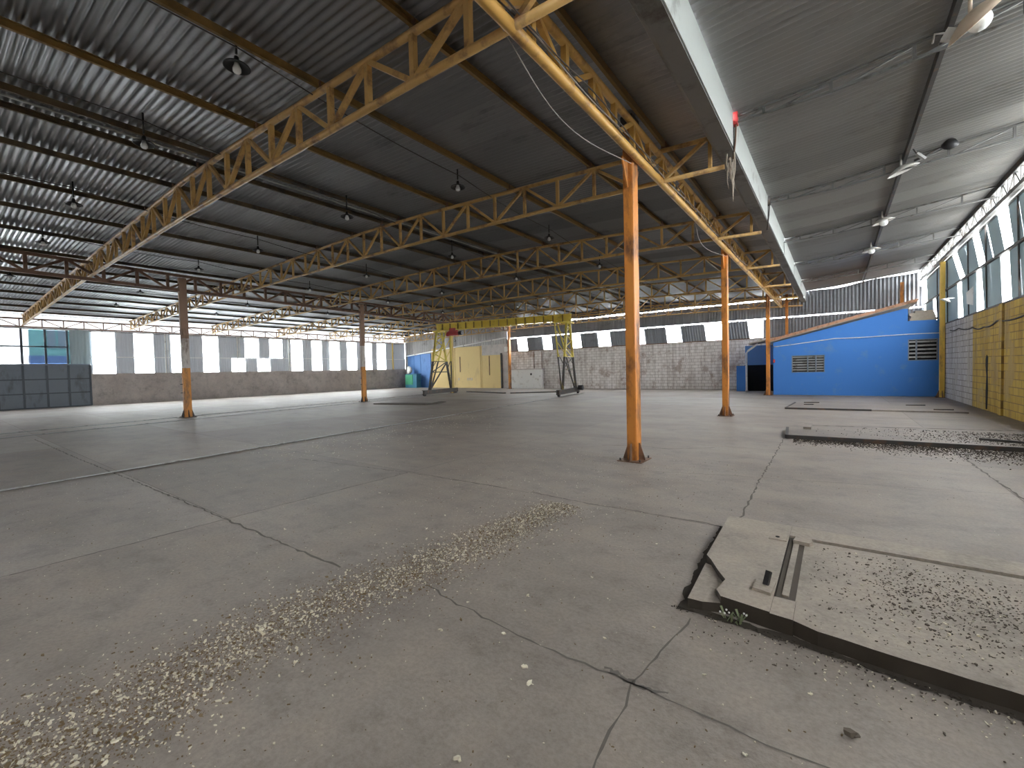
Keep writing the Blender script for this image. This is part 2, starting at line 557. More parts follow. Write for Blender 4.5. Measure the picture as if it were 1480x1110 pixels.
def crack(mb, pts, w, seed, mi=3, z=0.002, jag=0.03, step=0.08):
    r = random.Random(seed)
    L, Rr = [], []
    dense = []
    for (x0, y0), (x1, y1) in zip(pts, pts[1:]):
        n = max(2, int(math.hypot(x1 - x0, y1 - y0) / step))
        for k in range(n):
            t = k / n
            dense.append((x0 + (x1 - x0) * t + r.uniform(-jag, jag) * 0.5, y0 + (y1 - y0) * t + r.uniform(-jag, jag) * 0.5))
    dense.append(pts[-1])
    prev = None
    for k, (x, y) in enumerate(dense):
        a = dense[max(0, k - 1)]
        b = dense[min(len(dense) - 1, k + 1)]
        dx, dy = b[0] - a[0], b[1] - a[1]
        l = math.hypot(dx, dy) or 1
        ww = w * r.uniform(0.12, 0.75) / 2
        cur = (mb.bm.verts.new((x - dy / l * ww, y + dx / l * ww, z)), mb.bm.verts.new((x + dy / l * ww, y - dx / l * ww, z)))
        if prev:
            f = mb.bm.faces.new((prev[0], prev[1], cur[1], cur[0]))
            f.material_index = mi
            f.normal_update()
            if f.normal.z < 0:
                f.normal_flip()
        prev = cur


crack(fl, [(-2.6, 2.24), (-2.1, 2.15), (-1.45, 2.09), (-0.85, 2.09), (-0.3, 2.06), (0.6, 2.1)], 0.022, 1)
crack(fl, [(-0.98, 2.13), (-0.87, 2.10), (-0.74, 2.09), (-0.66, 2.12)], 0.055, 31, step=0.02)
crack(fl, [(-0.72, 1.2), (-0.79, 1.58), (-0.82, 2.1), (-0.74, 2.85)], 0.02, 2)
crack(fl, [(-3.2, 4.72), (-2.36, 4.66), (-1.7, 4.70), (-0.9, 4.69)], 0.03, 3)
crack(fl, [(-0.79, 4.9), (-0.84, 6.5), (-0.86, 9.5), (-0.9, 11.0)], 0.035, 4)
crack(fl, [(-2.6, 6.55), (-1.2, 6.95), (0.24, 7.27), (1.72, 7.62), (3.7, 7.9)], 0.018, 5)
crack(fl, [(1.68, 10.4), (1.70, 8.6), (1.73, 7.4), (1.76, 6.2)], 0.045, 6)
crack(fl, [(-5.5, 0.4), (-5.53, 2.0), (-5.52, 4.6)], 0.03, 7)
crack(fl, [(-17.8, 1.86), (-11.8, 1.9), (-7.7, 1.98), (-3.3, 2.02)], 0.04, 8)
crack(fl, [(-8.3, 4.30), (-5.5, 4.62), (-3.6, 4.7)], 0.035, 9)
crack(fl, [(-3.9, 8.4), (-3.3, 8.7), (-2.6, 8.6), (-1.9, 9.2)], 0.05, 10)
crack(fl, [(-9.6, 26.8), (-16, 29.2), (-23.5, 31.2)], 0.12, 11)
crack(fl, [(-12.5, 26.9), (-8, 26.9), (-4.7, 26.75)], 0.06, 12)
crack(fl, [(-27, 5.6), (-22.2, 6.2), (-20.6, 6.1), (-18.9, 6.6)], 0.05, 13)
r0 = random.Random(40)
for k in range(26):        # scuffs across the middle of the floor
    x, y = r0.uniform(-19, -3.5), r0.uniform(6, 22)
    l = r0.uniform(0.5, 2.2)
    crack(fl, [(x, y), (x + l * 0.5, y + r0.uniform(-.1, .1)), (x + l, y + r0.uniform(-.15, .15))], r0.uniform(0.03, 0.09), 60 + k, mi=1, z=0.0015)
structure(fl.build('floor', [M['floor'], M['floor_b'], M['floor_c'], M['joint']]), 'worn grey concrete floor in large jointed panels', 'floor')


# ------------------------------------------------------------------ floor crane rails
def floor_rail(x0, y0, x1, y1, label, w, groove):
    t = thing('floor_rail', (x0, y0, 0), label, 'rail', 'sunken rails of the travelling crane')
    d = Vector((x1 - x0, y1 - y0, 0)).normalized()
    s = Vector((-d.y, d.x, 0))
    a, b = Vector((x0, y0, 0.006)), Vector((x1, y1, 0.006))
    mb = MB()
    n = int((b - a).length / 0.5)
    rr = random.Random(int(-x0 * 10))
    prev = None
    for k in range(n + 1):
        p = a.lerp(b, k / n)
        e0, e1 = groove * rr.uniform(0.7, 1.1), groove * rr.uniform(0.7, 1.15)
        cur = (mb.bm.verts.new(p + s * e0), mb.bm.verts.new(p - s * e1))
        if prev:
            mb.bm.faces.new((prev[1], prev[0], cur[0], cur[1]))
        prev = cur
    bmesh.ops.recalc_face_normals(mb.bm, faces=mb.bm.faces)
    for f in mb.bm.faces:
        if f.normal.z < 0:
            f.normal_flip()
    mb.build('groove', M['joint'], t)
    MB().bar(a + Vector((0, 0, 0.006)), b + Vector((0, 0, 0.006)), w, 0.022).build('rail_head', M['grey_steel'], t)
    return t


floor_rail(-9.55, -1.5, -13.25, 25.9, 'long dark steel rail crossing the bare middle of the floor', 0.03, 0.06)
floor_rail(-18.9, 0.0, -22.9, 24.2, 'steel rail in a rough groove beside the left row of posts', 0.05, 0.13)
floor_rail(-20.5, 0.0, -23.9, 21.5, 'outer rail groove running behind the left row of posts', 0.04, 0.09)

# ------------------------------------------------------------------ main roof and lean-to roof
rb = MB()
rows = [-38.3, -30, -22, -16.5, -11.05, -10.6, -7, -4, -1.43]
rb.corrugated(lambda a, x, d: (x, a, lerp(ROOF, x) + d), -6.6, YF + 0.1, rows, 0.118, 0.022, 8)
structure(rb.build('ceiling', M['roof']), 'dark corrugated metal roof sheeting over the main hall', 'ceiling')
rb = MB()
rb.corrugated(lambda a, x, d: (x, a, lerp(LEAN, x) + d), -6.6, YF + 0.1, [-1.5, 0, 1.2, 4.1], 0.13, 0.021, 8)
structure(rb.build('ceiling_right', M['roof2']), 'grey corrugated roof sheeting of the lean-to aisle on the right', 'ceiling')

# purlins
PX = [-2.6, -4.15, -6.25, -8.3, -10.30, -11.05, -12.6, -14.7, -16.75, -19.0, -21.6, -23.8, -26.0, -28.2, -30.4, -32.6, -34.8, -37.0]
for i, x in enumerate(PX):
    z = lerp(ROOF, x) - 0.078
    if x in (-10.30, -11.05):
        lab = 'roof purlin along the ridge, the one on the %s side of the pale gap' % ('right' if x == -10.30 else 'left')
    elif x > -10.3:
        lab = 'ochre roof purlin, %s from the box gutter toward the ridge' % ORD[i]
    else:
        lab = 'dark roof purlin, %s from the ridge toward the left windows' % ORD[i - 6]
    t = thing('roof_purlin', (x, 0, z), lab, 'purlin', 'roof purlins of the main hall')
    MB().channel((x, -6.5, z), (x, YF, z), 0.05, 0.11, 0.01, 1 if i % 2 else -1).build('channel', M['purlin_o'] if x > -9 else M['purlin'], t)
    for y in (3.75, 8.52, 13.3, 18.1, 22.8, 27.5):
        MB().box((x - 0.05, y - 0.012, z - 0.075), (x + 0.05, y + 0.012, z + 0.03)).build('cleat', M['rust'], t)
# pale strip painted for light leaking between the two ridge purlins
tag(MB().box((-10.715, -6.5, lerp(ROOF, -10.7) - 0.075), (-10.66, YF, lerp(ROOF, -10.7) - 0.055)).build('ridge_light_strip', M['gutter']),
    'narrow pale strip painted as light leaking along the roof ridge', 'painted light')


# ------------------------------------------------------------------ lattice members
def lattice(t, P, a0, a1, bot, top, pitch, phase, chord_b, chord_t, web, mat, round_=True, start_up=True, web_end=None):
    """chords and zig-zag webs with posts. P(a, z) -> point; bot(a), top(a) -> height"""
    def seg(name, pts, r, mt):
        mb = MB()
        if round_:
            mb.tube(pts, r, 10)
        else:
            for p, q in zip(pts, pts[1:]):
                mb.bar(p, q, 2 * r, 2 * r)
        return mb.build(name, mt, t)
    n = 14
    A = [a0 + (a1 - a0) * k / n for k in range(n + 1)]
    seg('bottom_chord', [P(a, bot(a)) for a in A], chord_b, mat)
    seg('top_chord', [P(a, top(a)) for a in A], chord_t, mat)
    k0 = math.ceil((a0 - phase) / pitch)
    k1 = math.floor(((a1 if web_end is None else web_end) - phase) / pitch)
    for k in range(k0, k1 + 1):
        a = phase + k * pitch
        MB().bar(P(a, bot(a)), P(a, top(a)), web, web).build('strut', mat, t)
        if k < k1:
            b = a + pitch
            if (k % 2 == 0) == start_up:
                p, q = P(a, bot(a)), P(b, top(b))
            else:
                p, q = P(a, top(a)), P(b, bot(b))
            MB().bar(p, q, web * 0.9, web * 0.9).build('diagonal', mat, t)


# roof trusses across the hall
TY = [3.75, 8.52, 13.3, 18.1, 22.8, 27.5, 31.5]
for i, y in enumerate(TY):
    lab = 'ochre lattice roof truss spanning the hall, %s' % (
        ['nearest the camera, crossing the upper left', 'second, crossing behind the nearest orange post',
         'third from the camera', 'fourth from the camera', 'fifth, just in front of the crane beam',
         'sixth, behind the crane beam', 'seventh, against the far wall'][i])
    t = thing('roof_truss', (-20, y, 5.3), lab, 'truss', 'lattice roof trusses across the hall')
    ph = -4.92 if i % 2 else -4.15
    if i == 0:
        lattice(t, lambda a, z: (a, y, z), -37.75, -1.56, lambda a: lerp(BOTC, a), lambda a: lerp(TOPC, a), 0.9, ph, 0.05, 0.05, 0.075, M['ochre'], web_end=-2.6)
    else:
        lattice(t, lambda a, z: (a, y, z), -37.75, -1.56, lambda a: lerp(BOTC, a), lambda a: lerp(TOPC, a), 0.88, ph, 0.042, 0.042, 0.06, M['ochre'], web_end=-2.6)
    w = 0.06
    MB().bar((-1.79, y, lerp(BOTC, -1.79)), (-1.79, y, lerp(TOPC, -1.79)), w, w).build('strut', M['ochre'], t)
    MB().bar((-2.62, y, lerp(BOTC, -2.62)), (-1.86, y, lerp(TOPC, -1.86)), w, w).build('diagonal', M['ochre'], t)

# longitudinal girders
t = thing('lattice_girder', (XR, 10, 5.1), 'orange tubular lattice girder carried along the right row of posts', 'girder')
lattice(t, lambda a, z: (-2.66, a, z), 0.6, 31.6, lambda a: 5.10, lambda a: 5.58, 0.74, 0.41, 0.065, 0.055, 0.075, M['girder'])
t = thing('lattice_girder', (-21.5, 10, 5.1), 'rusty brown lattice girder carried along the left row of posts', 'girder')
lattice(t, lambda a, z: (rowx(a) + 0.02, a, z), -1.5, 31.6, lambda a: 5.15 - 0.004 * a, lambda a: 5.73 - 0.004 * a, 0.95, 0.3, 0.055, 0.05, 0.09, M['rust'], False)
t = thing('lattice_girder', (XL + 0.2, 10, 4.8), 'slim lattice girder above the left windows', 'girder')
lattice(t, lambda a, z: (XL + 0.16, a, z), -1.5, 31.6, lambda a: 4.78, lambda a: 5.24, 0.9, 0.0, 0.04, 0.04, 0.05, M['rust'], False)
t = thing('lattice_girder', (XW - 0.15, 10, 5.8), 'dusty grey lattice girder above the right wall panels', 'girder')
lattice(t, lambda a, z: (XW - 0.14, a, z), -2, 31.6, lambda a: 5.86, lambda a: 6.32, 0.5, 0.1, 0.055, 0.05, 0.055, M['grey_steel'], False)

# ------------------------------------------------------------------ box gutter between the two roofs
g = thing('box_gutter', (-1.5, 10, 5.3), 'long pale painted box gutter between the hall roof and the lean-to', 'gutter')
joints = [-6.5, 3.9, 8.5, 13.25, 17.7, 22.2, 26.9, YF]
for k, (a, b) in enumerate(zip(joints, joints[1:])):
    MB().box((-1.416, a + (0.09 if k else 0), 5.33), (-1.40, b - 0.09, 5.93)).build('side_panel', M['gutter'], g)
mb = MB()
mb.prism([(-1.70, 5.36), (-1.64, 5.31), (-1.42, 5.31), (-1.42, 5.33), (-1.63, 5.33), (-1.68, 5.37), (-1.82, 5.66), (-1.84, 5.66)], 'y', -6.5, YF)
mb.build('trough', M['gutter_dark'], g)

# short dark drop rods at the gutter joints
for k, y in enumerate((8.52, 13.25)):
    t = thing('gutter_rod', (-1.36, y, 5.0), 'thin dark rod tied down the gutter joint %s' % ('with hanging roots' if k == 0 else 'beyond the one with hanging roots'), 'rod')
    MB().tube([(-1.36, y, 5.93), (-1.38, y - 0.02, 5.45), (-1.42, y - 0.03, 5.08)], 0.014, 6).build('rod', M['rust' if k == 0 else 'dark_steel'], t)
    MB().box((-1.41, y - 0.05, 5.72), (-1.34, y + 0.05, 5.93)).build('bracket', M['red' if k == 0 else 'dark_steel'], t)
rr = random.Random(5)
mb = MB()
for k in range(13):
    y = 8.52 + rr.uniform(-0.13, 0.13)
    x = -1.46 + rr.uniform(-0.07, 0.07)
    l = rr.choice((0.2, 0.3, 0.35, 0.45, 0.62))
    z0 = 5.08 + rr.uniform(-0.02, 0.2)
    pts = [(x + rr.uniform(-.012, .012), y + rr.uniform(-.012, .012), z0 - l * q / 4) for q in range(5)]
    mb.tube(pts, [0.013, 0.013, 0.011, 0.008, 0.003], 5)
tag(mb.build('hanging_roots', M['root']), 'ragged bunch of dry roots hanging from the box gutter joint', 'roots', kind='stuff')

# ------------------------------------------------------------------ lean-to trusses and purlins
LTY = [8.52, 13.25, 17.8, 22.3, 27.0]
for i, y in enumerate(LTY):
    t = thing('lean_to_truss', (1, y, 5.9), 'light grey lattice rafter under the lean-to roof, %s from the camera' % ORD[i], 'truss', 'rafters of the lean-to')
    topf = lambda a: lerp(LEAN, a) - 0.09
    depth = [(-1.4, 0.10), (-0.9, 0.14), (0.0, 0.17), (1.0, 0.21), (2.4, 0.24), (3.7, 0.3)]
    botf = lambda a: topf(a) - lerp(depth, a)
    A = [-1.40, -0.95, -0.05, 0.9, 1.95, 2.9, 3.66]
    MB().tube([(a, y, topf(a)) for a in A], 0.024, 8).build('top_chord', M['rafter'], t)
    MB().bar((A[0], y, botf(A[0])), (A[2], y, botf(A[2])), 0.035, 0.03).build('bottom_chord', M['rafter'], t)
    mb = MB()
    for a, b in zip(A[2:], A[3:]):
        mb.bar((a, y, botf(a)), (b, y, botf(b)), 0.04, 0.035)
    mb.build('bottom_chord', M['rafter'], t)
    for k, a in enumerate(A[1:-1]):
        MB().bar((a, y, topf(a)), (a, y, botf(a)), 0.04, 0.035).build('strut', M['rafter'], t)
        MB().bar((A[k] + 0.1, y, botf(A[k] + 0.1)), (a, y, topf(a) - 0.02), 0.028, 0.024).build('diagonal', M['rafter'], t)
for i, x in enumerate((1.24, 3.62)):
    z = lerp(LEAN, x) - 0.095
    t = thing('roof_purlin', (x, 0, z), ['dark purlin running down the middle of the lean-to roof', 'dark eaves purlin on top of the right wall girder'][i], 'purlin')
    MB().channel((x, -6.5, z), (x, YF, z), 0.06, 0.15, 0.01).build('channel', M['dark_steel'], t)


# ------------------------------------------------------------------ posts
def post(x, y, h, label, mat, gmat, w=0.165, d=0.26, gus=0.30, group=None, pm=0.13):
    t = thing('steel_post', (x, y, 0), label, 'post', group)
    mb = MB()
    mb.box((x - w / 2, y - d / 2, 0.012), (x + w / 2, y + d / 2, h))
    bmesh.ops.bevel(mb.bm, geom=[e for e in mb.bm.edges if abs(e.verts[0].co.z - e.verts[1].co.z) > 1], offset=0.012, segments=2, affect='EDGES')
    mb.build('shaft', mat, t)
    MB().box((x - w / 2 - 0.13, y - d / 2 - 0.12, 0), (x + w / 2 + pm, y + d / 2 + 0.12, 0.014)).build('base_plate', gmat, t)
    for sx, sy in ((1, 0), (-1, 0), (0, 1), (0, -1)):
        if sx == 1 and pm < 0.1:
            continue
        mb = MB()
        e = 0.012
        if sx:
            x0 = x + sx * w / 2
            mb.prism([(x0, 0.014), (x0 + sx * 0.11, 0.014), (x0 + sx * 0.11, 0.04), (x0 + sx * 0.02, gus), (x0, gus)], 'y', y - e, y + e)
        else:
            y0 = y + sy * d / 2
            mb.prism([(y0, 0.014), (y0 + sy * 0.1, 0.014), (y0 + sy * 0.1, 0.04), (y0 + sy * 0.02, gus), (y0, gus)], 'x', x - e, x + e)
        mb.build('gusset', gmat, t)
    for sx in ((-1, 1) if pm > 0.1 else (-1,)):
        for sy in (-1, 1):
            MB().tube([(x + sx * (w / 2 + 0.09), y + sy * (d / 2 + 0.08), 0.014), (x + sx * (w / 2 + 0.09), y + sy * (d / 2 + 0.08), 0.055)], 0.014, 6).build('bolt', M['dark_steel'], t)
    return t


ax = XR - 0.085
pa = post(ax, 7.33, 5.72, 'tall orange steel post nearest the camera, scuffed rusty brown low down', M['orange'], M['rust'])
pb = post(ax, 15.25, 5.72, 'orange steel post second from the camera in the right row', M['orange'], M['rust'])
pc = post(ax, 26.27, 5.72, 'orange steel post at the left corner of the blue building', M['orange'], M['rust'])
for p, y in ((pa, 7.33), (pb, 15.25), (pc, 26.27)):
    for s in (-1, 1):
        y0 = y + s * 0.13
        MB().prism([(y0, 4.62), (y0 + s * 0.03, 4.62), (y0 + s * 0.24, 5.02), (y0 + s * 0.24, 5.06), (y0, 5.06)], 'x', ax - 0.012, ax + 0.012).build('haunch', M['orange'], p)
    MB().box((ax - 0.10, y - 0.16, 5.62), (ax + 0.105, y + 0.16, 5.80)).build('cap_plate', M['dark_steel'], p)
for y, lab in ((6.49, 'brown and orange steel post nearest in the left row'), (15.2, 'pale and orange steel post second in the left row'),
               (23.7, 'yellow steel post behind the left legs of the crane'), (30.6, 'rusty orange steel post beside the yellow doors on the far wall')):
    x = rowx(y) if y != 23.7 else -23.02
    mt = M['twotone'] if y < 20 else (M['dull_yellow'] if y < 25 else M['orange'])
    p = post(x, y, 5.66 - 0.006 * y, lab, mt, M['rust'] if y > 20 else M['dark_steel'])
    for z in (1.0, 1.35):
        MB().bar((x + 0.02, y - 0.135, z), (x + 0.02, y - 0.22, z), 0.03, 0.03).build('bracket', M['dark_steel'], p)
post(3.70, 26.2, 5.80, 'yellow steel post at the right end of the blue building', M['yellow'], M['rust'], 0.16, 0.2, pm=0.0)
for i, (y, lab, mt) in enumerate(((10.4, 'thin white post on the left wall right of the gate', 'white'), (15.0, 'thin white post on the left wall, second after the gate', 'white'),
                                  (19.0, 'thin white post on the left wall, third after the gate', 'white'), (22.75, 'thin white post on the left wall, fourth after the gate', 'white'),
                                  (30.0, 'thin yellow and blue post on the left wall near the far corner', 'yellow'))):
    t = thing('wall_post', (XL + 0.12, y, 1.98), lab, 'post', 'slim posts along the left windows')
    MB().box((XL + 0.06, y - 0.03, 1.99), (XL + 0.14, y + 0.03, 4.74)).build('shaft', M[mt], t)
    MB().box((XL + 0.06, y + 0.12, 1.99), (XL + 0.12, y + 0.16, 4.74)).build('conduit', M['white'], t)

# ------------------------------------------------------------------ left wall
lw = MB()
lw.box((XL - 0.2, 6.53, -0.05), (XL, YF + 0.2, 1.98))
wall_left = structure(lw.build('wall_left', M['dado']), 'low rendered concrete wall below the left windows', 'wall')
UP = [(6.66, 7.76), (8.72, 9.77), (10.75, 11.6), (12.7, 13.72), (15.6, 16.65), (17.5, 18.55), (19.3, 20.3), (21.15, 22.1), (22.9, 23.9), (24.7, 25.75), (26.7, 27.5), (28.15, 29.2)]
LO = [(6.66, 7.76), (8.72, 9.77), (10.75, 11.6), (12.7, 13.72), (14.6, 15.6), (16.5, 17.5), (19.3, 20.3), (21.15, 22.1), (22.9, 23.9), (24.7, 25.75), (26.7, 27.5), (28.15, 29.2)]
wi = 0
for ops, z0, z1, nm in ((UP, 3.06, 4.66, 'upper'), (LO, 1.98, 3.06, 'lower')):
    cur = 6.55
    for a, b in ops + [(YF, YF)]:
        if a - cur > 0.02:
            mb = MB()
            mb.corrugated(lambda s, z, d: (XL - 0.05 + d, s, z), cur, a, [z0, z1], 0.16, 0.014, 6)
            mb.build('cladding_sheet', M['clad_left'], wall_left)
        cur = b
    for k, (a, b) in enumerate(ops):
        wi += 1
        mb = MB()
        mb.box((XL - 0.07, a - 0.01, z0 + 0.01), (XL - 0.066, b + 0.01, z1 - 0.01))
        structure(mb.build('window_%d' % wi, M['pane']), 'bright translucent panel in the left wall, %s row, %s from the gate' % (nm, ORD[k]), 'window')
structure(MB().box((XL - 0.03, 6.5, 3.04), (XL + 0.05, YF, 3.09)).build('trim_1', M['white']), 'thin white rail along the middle of the left windows', 'rail')
structure(MB().box((XL - 0.12, 6.5, 1.97), (XL + 0.01, YF, 2.0)).build('trim_2', M['dado']), 'sill along the top of the low left wall', 'sill')
mb = MB()
mb.corrugated(lambda s, z, d: (XL - 0.10 + d, s, z), -6.5, YF, [4.70, 5.60], 0.16, 0.014, 6)
mb.build('eaves_sheet', M['eave'], wall_left)
structure(MB().box((XL - 0.06, -6.5, 4.66), (XL + 0.04, YF, 4.74)).build('trim_3', M['grey_steel']), 'steel rail along the top of the left windows', 'rail')

# gate
gt = structure(MB().box((XL - 0.06, -1.3, 2.54), (XL + 0.03, 6.53, 2.64)).build('door_1', M['gate']), 'large dark grey steel gate with glazed upper part', 'gate')
gy = [-1.2, -0.25, 0.72, 1.7, 2.68, 3.65, 4.61, 5.54, 6.5]
for a, b in zip(gy, gy[1:]):
    mb = MB()
    for z0, z1 in ((0.06, 0.84), (0.90, 1.68), (1.74, 2.54)):
        f = 0.03
        mb.box((XL - 0.05, a + f, z0), (XL - 0.03, b - f, z1))
        zc, yc = (z0 + z1) / 2, (a + b) / 2
    mb.build('gate_panel', M['gate'], gt)
    if a < 6:
        MB().box((XL - 0.03, a + 0.03, 2.66), (XL - 0.024, b - 0.03, 4.64)).build('glass_pane', M['glass'], gt)
for y in gy:
    MB().box((XL - 0.06, y - 0.045, 0.02), (XL + 0.02, y + 0.045, 2.54)).build('gate_rib', M['gate_rib'], gt)
    if y < 6.4:
        MB().box((XL - 0.05, y - 0.05, 2.64), (XL + 0.02, y + 0.05, 4.7)).build('mullion', M['gate_rib'], gt)
for z in (0.03, 0.87, 1.71):
    MB().box((XL - 0.06, -1.2, z - 0.035), (XL + 0.015, 6.5, z + 0.035)).build('gate_rail', M['gate_rib'], gt)
MB().box((XL - 0.05, -1.2, 3.62), (XL + 0.02, 6.2, 3.69)).build('gate_rail', M['gate_rib'], gt)
mb = MB()
mb.corrugated(lambda s, z, d: (XL + 0.06 + d, s, z), 5.62, 6.56, [2.62, 4.7], 0.16, 0.012, 6)
mb.build('blue_grey_sheet', M['pane_blue'], gt)
structure(MB().box((XL - 0.2, -6.6, -0.05), (XL, -1.2, 1.98)).build('wall_left_near', M['dado']), 'rendered wall left of the gate', 'wall')
structure(MB().box((XL - 0.07, -6.6, 1.98), (XL - 0.066, -1.25, 4.68)).build('window_40', M['pane']), 'added unseen translucent panel left of the gate', 'window')  # unseen panel, added to bring more daylight onto the near-left roof

# ------------------------------------------------------------------ far wall
fb = MB()
fb.box((-23.9, YF, -0.05), (XW + 0.2, YF + 0.25, 3.28))
wall_back = structure(fb.build('wall_back', M['brick_white']), 'whitewashed peeling block wall at the far end', 'wall')
FO = [(-22.63, -21.62), (-19.99, -19.15), (-17.21, -16.4), (-14.9, -13.9), (-12.1, -11.2), (-9.6, -8.6), (-7.0, -5.95), (-4.4, -3.65)]
cur = -23.9
SL = -0.12
for k, (a, b) in enumerate(FO + [(XW, XW)]):
    mb = MB()
    last = a == XW
    mb.corrugated(lambda s, z, d: (s + (0 if last else SL * (z - 3.28)), YF + 0.02 + d, z), cur, a, [3.28, 4.42], 0.17, 0.02, 6)
    mb.build('cladding_sheet', M['clad_far'], wall_back)
    if not last:
        mb = MB()
        mb.quad([(a - 0.01, YF + 0.05, 3.29), (b + 0.01, YF + 0.05, 3.29), (b + 0.01 + SL * 1.13, YF + 0.05, 4.42), (a - 0.01 + SL * 1.13, YF + 0.05, 4.42)])
        wi += 1
        structure(mb.build('window_%d' % wi, M['pane']), 'bright opening between cladding sheets on the far wall, %s from the left' % ORD[k], 'window')
    cur = b
mb = MB()
mb.corrugated(lambda s, z, d: (s, YF + 0.04 + d, z), -23.9, XW, [4.50, 5.57], 0.17, 0.02, 6)
mb.build('cladding_sheet', M['clad_far'], wall_back)
mb = MB()
mb.corrugated(lambda s, f, d: (s, YF + 0.05 + d, 5.40 + f * (lerp(LEAN, s) - 0.02 - 0.09 * (0.5 + 0.5 * math.sin(s * 2.1 + 1)) - 5.40)), -1.45, 3.64, [0, 1], 0.17, 0.02, 6)
mb.build('cladding_sheet', M['clad_far'], wall_back)
mb = MB()
mb.corrugated(lambda s, f, d: (s, YF + 0.03 + d, 5.65 + 0.03 * math.sin(s * 1.3) + f * (lerp(ROOF, s) - 5.63)), -23.9, -1.5, [0, 1], 0.17, 0.02, 6)
mb.build('cladding_sheet', M['clad_far'], wall_back)
mb = MB()
mb.corrugated(lambda s, f, d: (s, YF + 0.03 + d, 5.35 + f * (lerp(ROOF, s) - 5.38)), XL, -23.9, [0, 1], 0.3, 0.03, 6)
mb.build('cladding_sheet', M['clad_pale'], wall_back)
structure(MB().box((-23.9, YF - 0.06, 3.24), (-2.0, YF + 0.02, 3.30)).build('trim_4', M['rust']), 'rusty rail along the top of the far block wall', 'rail')
structure(MB().box((-23.9, YF - 0.03, 4.42), (XW, YF + 0.0, 4.45)).build('trim_5', M['dark_steel']), 'thin rail above the far wall openings', 'rail')
# left part of the far wall: cladding above the doors
fl2 = MB()
fl2.corrugated(lambda s, z, d: (s, YF + 0.02 + d, z), XL, -23.9, [3.0, 5.35], 0.3, 0.03, 8)
structure(fl2.build('wall_back_left', M['clad_pale']), 'pale ribbed cladding above the yellow and blue doors', 'wall')
structure(MB().box((XL - 0.1, YF + 0.03, -0.05), (-23.9, YF + 0.12, 3.1)).build('wall_back_lower', M['dado']), 'rendered wall behind the yellow and blue doors', 'wall')
d2 = structure(MB().box((-33.7, YF - 0.06, 0.0), (-27.05, YF + 0.02, 3.98)).build('door_2', M['cream']), 'large pale yellow sliding door on the far wall', 'door')
for x in (-33.6, -30.4, -27.1):
    MB().box((x - 0.06, YF - 0.10, 0), (x + 0.06, YF - 0.06, 3.98)).build('door_stile', M['cream'], d2)
MB().box((-33.7, YF - 0.09, 3.08), (-27.05, YF - 0.06, 3.14)).build('door_rail', M['cream'], d2)
MB().box((-29.72, YF - 0.10, 1.55), (-29.64, YF - 0.06, 3.05)).build('bolt_rod', M['rust'], d2)
mb = MB()
for x in (-29.9, -28.7, -28.45, -28.2):
    mb.box((x - 0.05, YF - 0.075, 0.72), (x + 0.05, YF - 0.06, 0.98))
mb.build('worn_patch', M['dado'], d2)
d3 = structure(MB().box((-26.95, YF - 0.06, 0.0), (-24.55, YF + 0.02, 3.06)).build('door_3', M['cream']), 'narrower pale yellow door right of the sliding door', 'door')
MB().box((-26.98, YF - 0.10, 0), (-26.86, YF - 0.06, 3.98)).build('door_stile', M['cream'], d3)
MB().box((-26.0, YF - 0.10, 1.2), (-25.93, YF - 0.06, 3.0)).build('bolt_rod', M['rust'], d3)
MB().box((-24.62, YF - 0.12, 0), (-24.45, YF - 0.02, 3.2)).build('door_jamb', M['dark_steel'], d3)
structure(MB().box((-26.95, YF - 0.05, 3.06), (-23.9, YF + 0.02, 4.02)).build('wall_back_patch', M['dado']), 'bare rendered patch above the narrow yellow door', 'wall')
structure(MB().box((-24.45, YF - 0.01, 0), (-23.88, YF + 0.1, 3.06)).build('wall_back_jamb', M['dado']), 'strip of wall between the yellow door and the block wall', 'wall')
d4 = structure(MB().box((-37.4, YF - 0.06, 0.0), (-33.85, YF + 0.02, 3.55)).build('door_4', M['blue_dark']), 'blue sheet metal door on the far wall in the left corner', 'door')
for x in (-36.4, -35.4):
    MB().box((x - 0.05, YF - 0.09, 0.02), (x + 0.05, YF - 0.06, 3.5)).build('door_rib', M['blue_dark'], d4)
# inclined white pipe along the far wall
t = thing('drain_pipe', (-30, YF - 0.2, 4), 'long white inclined pipe above the yellow and blue doors', 'pipe')
MB().tube([(-37.5, YF - 0.2, 3.38), (-23.9, YF - 0.2, 4.56)], 0.065, 10).build('pipe', M['pipe'], t)
MB().tube([(-37.5, YF - 0.2, 3.40), (-37.5, YF - 0.2, 1.9)], 0.06, 10).build('down_pipe', M['white'], t)
mb = MB()
for x in (-36, -32.5, -29, -25.5):
    z = 3.38 + (x + 37.5) * 1.18 / 13.6
    mb.box((x - 0.03, YF - 0.27, z - 0.09), (x + 0.03, YF - 0.05, z + 0.09))
mb.build('clamps', M['grey_steel'], t)
# white low partition and its pipes by the rusty post
t = thing('block_partition', (-21.5, 31.3, 0), 'low white painted block partition in front of the far wall', 'partition')
MB().box((-23.3, 31.22, 0), (-19.85, 31.42, 1.62)).build('panel', M['white'], t)
MB().box((-23.35, 31.18, 1.62), (-19.75, 31.46, 1.72)).build('capping', M['dado'], t)
MB().box((-21.05, 31.19, 1.15), (-20.9, 31.22, 1.32)).build('socket', M['black_metal'], t)
for i, x in enumerate((-21.0, -20.2)):
    tag(MB().tube([(x, YF - 0.04, 1.7), (x, YF - 0.04, 3.2)], 0.03, 6).build('wall_conduit', M['rust']), 'thin rusty conduit on the block wall above the white partition, %s one' % ('left' if i == 0 else 'right'), 'conduit')
tag(MB().box((-24.1, YF - 0.18, 3.3), (-23.7, YF - 0.02, 3.75)).build('junction_box', M['white']), 'small white box high on the far wall beside the rusty post', 'box')
